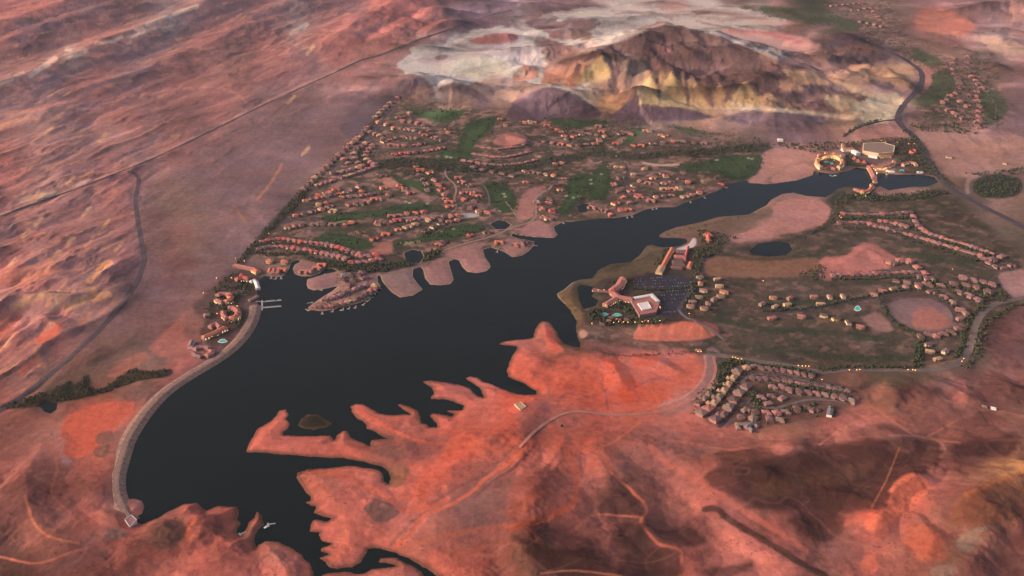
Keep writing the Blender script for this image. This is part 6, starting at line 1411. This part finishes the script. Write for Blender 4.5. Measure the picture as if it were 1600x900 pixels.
many('tree_belt', 'dark trees round the resort and its car park', [scatter([(1085,392),(1110,385),(1130,380),(1125,395),(1100,405),(1090,440),(1085,470),(1072,486),(1066,480),(1078,450),(1082,415)], 330), strip([(985,451),(1030,454),(1072,450)], 70, 3), scatter([(930,500),(950,497),(985,497),(1000,500),(1040,497),(1040,506),(985,508),(940,510)], 160), scatter([(966,474),(988,478),(996,495),(975,490),(960,482)], 80), scatter([(915,492),(930,482),(945,484),(935,500),(920,503)], 60), strip([(955,441),(985,436)], 16, 4), scatter([(1088,362),(1100,360),(1125,366),(1150,372),(1120,385),(1095,382)], 120), scatter([(1035,392),(1046,388),(1040,402),(1028,418),(1022,415)], 60)])
many('tree_belt', 'dark trees round the near village and along the parkway', [strip([(1140,563),(1190,572),(1240,578),(1275,586)], 150, 3.5), scatter([(1122,570),(1135,563),(1148,570),(1132,600),(1110,630),(1100,632),(1118,598)], 170), strip([(1180,612),(1176,625),(1186,630)], 45, 5), strip([(1200,603),(1250,605),(1320,616)], 70, 3), strip([(1300,635),(1301,650)], 12, 2.5), strip([(1180,638),(1215,643),(1275,632)], 45, 3), strip([(1508,574),(1522,562),(1530,537),(1535,514),(1550,497),(1575,483),(1600,474)], 150, 6), strip([(1492,560),(1502,540),(1508,515),(1520,490),(1542,473)], 150, 7), scatter([(1430,535),(1445,530),(1440,575),(1425,576)], 120), strip([(1280,579),(1350,574),(1420,575)], 90, 5)])
many('tree_belt', 'dark trees round the condominium loop', [strip([(1190,487),(1270,481),(1340,467),(1400,456),(1450,455),(1490,480)], 190, 4), strip([(1375,470),(1395,503),(1435,525)], 70, 4), scatter([(1180,490),(1260,500),(1340,520),(1430,540),(1420,570),(1250,560),(1180,540)], 420, .8, 1.7), scatter([(1290,425),(1290,410),(1265,420),(1240,432),(1285,440)], 60), strip([(1300,437),(1360,436),(1430,434)], 90, 4), scatter([(1440,440),(1500,440),(1580,455),(1575,472),(1530,470),(1480,455)], 230)])
many('tree_belt', 'dark trees round the hotel at the head of the lake', [scatter([(1200,225),(1290,222),(1345,222),(1345,232),(1315,232),(1280,240),(1230,232)], 240), scatter([(1340,221),(1400,214),(1440,222),(1445,250),(1460,275),(1440,270),(1400,252),(1398,230)], 450), scatter([(1320,240),(1340,246),(1355,262),(1340,262),(1322,258)], 150), scatter([(1288,250),(1302,250),(1304,257),(1290,257)], 24, 2, 3), strip([(1400,268),(1440,270)], 30, 5), strip([(1412,205),(1432,222),(1446,245),(1462,268),(1490,294)], 160, 9), strip([(1318,212),(1345,196),(1375,188)], 60, 5), scatter([(1505,272),(1600,262),(1600,272),(1530,276)], 90)])
many('tree_belt', 'scattered dark trees on the golf courses of the settlement', [scatter(a, n_) for a, n_ in (([(600,262),(690,270),(684,285),(640,280)], 80), ([(700,190),(780,182),(770,205),(745,228),(735,250),(710,250)], 130), ([(600,165),(730,172),(700,192),(640,182)], 70), ([(480,340),(680,316),(676,333),(520,350)], 90), ([(480,372),(560,362),(590,378),(575,392),(510,382)], 70), ([(612,385),(690,355),(760,350),(755,362),(650,382)], 80), ([(752,280),(800,285),(812,330),(775,335)], 80), ([(870,340),(882,280),(960,262),(952,315),(900,330)], 140), ([(1055,268),(1130,242),(1195,242),(1190,272),(1140,288)], 140), ([(850,185),(1000,188),(1015,212),(975,225),(900,212)], 130), ([(1050,195),(1200,220),(1150,224),(1060,212)], 60), ([(890,225),(1180,222),(1050,232),(900,236)], 120), ([(850,262),(870,258),(875,300),(852,300)], 40), ([(700,262),(880,262),(860,275),(720,275)], 160))])
many('tree_belt', 'dark trees of the round grove beside the boulevard', [scatter([(1522,292),(1526,280),(1545,274),(1570,274),(1590,279),(1596,290),(1590,304),(1565,309),(1540,308),(1526,302)], 330, 2, 4)])
many('tree_belt', 'dark trees filling the green wash below the dam', [scatter([(0,633),(30,625),(70,612),(95,602),(110,595),(118,600),(138,585),(140,600),(150,608),(165,605),(185,590),(210,575),(225,580),(268,578),(260,588),(215,596),(180,608),(150,618),(110,626),(60,636),(0,640)], 420, 1.6, 3.2)], cols=((.028, .034, .018), (.06, .055, .03)))
many('tree_belt', 'dark trees in the old quarter by the dam', [scatter([(330,455),(345,440),(365,425),(385,428),(376,460),(372,480),(365,478),(340,478)], 160), scatter([(340,480),(372,482),(384,500),(370,515),(356,505)], 90), scatter([(372,440),(395,446),(398,462),(380,464)], 50), scatter([(318,480),(332,470),(336,500),(322,505)], 40)])
many('tree_belt', 'dark trees of the far estates at the upper right', [scatter([(1150,5),(1200,8),(1290,22),(1340,30),(1390,45),(1360,52),(1300,44),(1200,28)], 200, 3, 5), scatter([(1460,100),(1545,90),(1560,200),(1500,205),(1440,190),(1450,165)], 420, 3, 5), scatter([(1340,50),(1400,60),(1450,95),(1430,100),(1380,65)], 120, 3, 5), scatter([(1420,195),(1480,195),(1530,210),(1440,206)], 110, 3, 5)])
# gardens: a few small trees beside every house
hx = np.array([t[0] for t in TOWN]); hy = np.array([t[1] for t in TOWN])
gx, gy = [], []
for k_ in range(6):
    a_ = rng.uniform(0, 6.28, len(hx)); d_ = rng.uniform(17, 27, len(hx)); gx.append(hx + np.cos(a_) * d_); gy.append(hy + np.sin(a_) * d_)
gx, gy = np.concatenate(gx), np.concatenate(gy); ok = H(gx, gy) > .8
dmin = np.min((gx[:, None] - hx[None]) ** 2 + (gy[:, None] - hy[None]) ** 2, 1) > 210; ok &= dmin
wood('garden_trees', 'small dark garden trees between the houses', gx[ok], gy[ok], rng.uniform(1.6, 3.0, ok.sum()))
# desert scrub on the near slopes
def shrubs(n):
    x = rng.uniform(0, 1600, n * 3); y = rng.uniform(545, 900, n * 3); m_ = perlin(x / 60.0, y / 40.0) > .12; x, y = x[m_][:n], y[m_][:n]
    X, Y, Zg = G(x, y); ok = Zg > 1.0; return X[ok], Y[ok], rng.uniform(.5, 1.2, ok.sum())
many('desert_scrub', 'low dark scrub dotted over the near slopes', [shrubs(3000)], cols=((.05, .042, .03), (.09, .07, .05)))
many('shore_scrub', 'olive shore scrub fringing the near peninsulas', [strip([(400,710),(480,717),(560,724),(598,734)], 70, 3, .7, 1.6), strip([(462,742),(520,728),(580,730)], 60, 2.5, .7, 1.6), strip([(660,598),(720,602),(780,610)], 40, 3, .7, 1.6), strip([(872,462),(895,490),(905,530),(960,555),(1050,552),(1120,550)], 260, 7, .8, 2.0), strip([(900,440),(940,425),(1000,405),(1030,392)], 200, 8, .8, 2.0), strip([(1040,366),(1100,352),(1180,334)], 160, 9, .8, 2.0)], cols=((.045, .045, .02), (.10, .08, .04)))
t_ = building('desert_tree', 878, 667, 'lone dark tree on the red flat above the tracks', 'tree')
rr = np.random.default_rng(3); tv, tf = [], []
for k_ in range(9):
    v = ICO * rr.uniform(.6, 1.2, (12, 1)) * rr.uniform(1.5, 2.6) + np.array([rr.uniform(-3, 3), rr.uniform(-2.5, 2.5), rr.uniform(2.5, 5.5)]); tf += [tuple(f + 12 * k_) for f in ICF]; tv += [tuple(p) for p in v]
obj('crown', mesh('crown', tv, tf, [mat('lone_crown', (.03, .036, .022), .95, speckle(.5, .7, 1.3))]), t_)
obj('trunk', MB().box(-.35, .35, -.35, .35, -1, 3).mesh('trunk', mat('bark', (.07, .05, .035), .95, speckle(2, .7, 1.3))), t_)
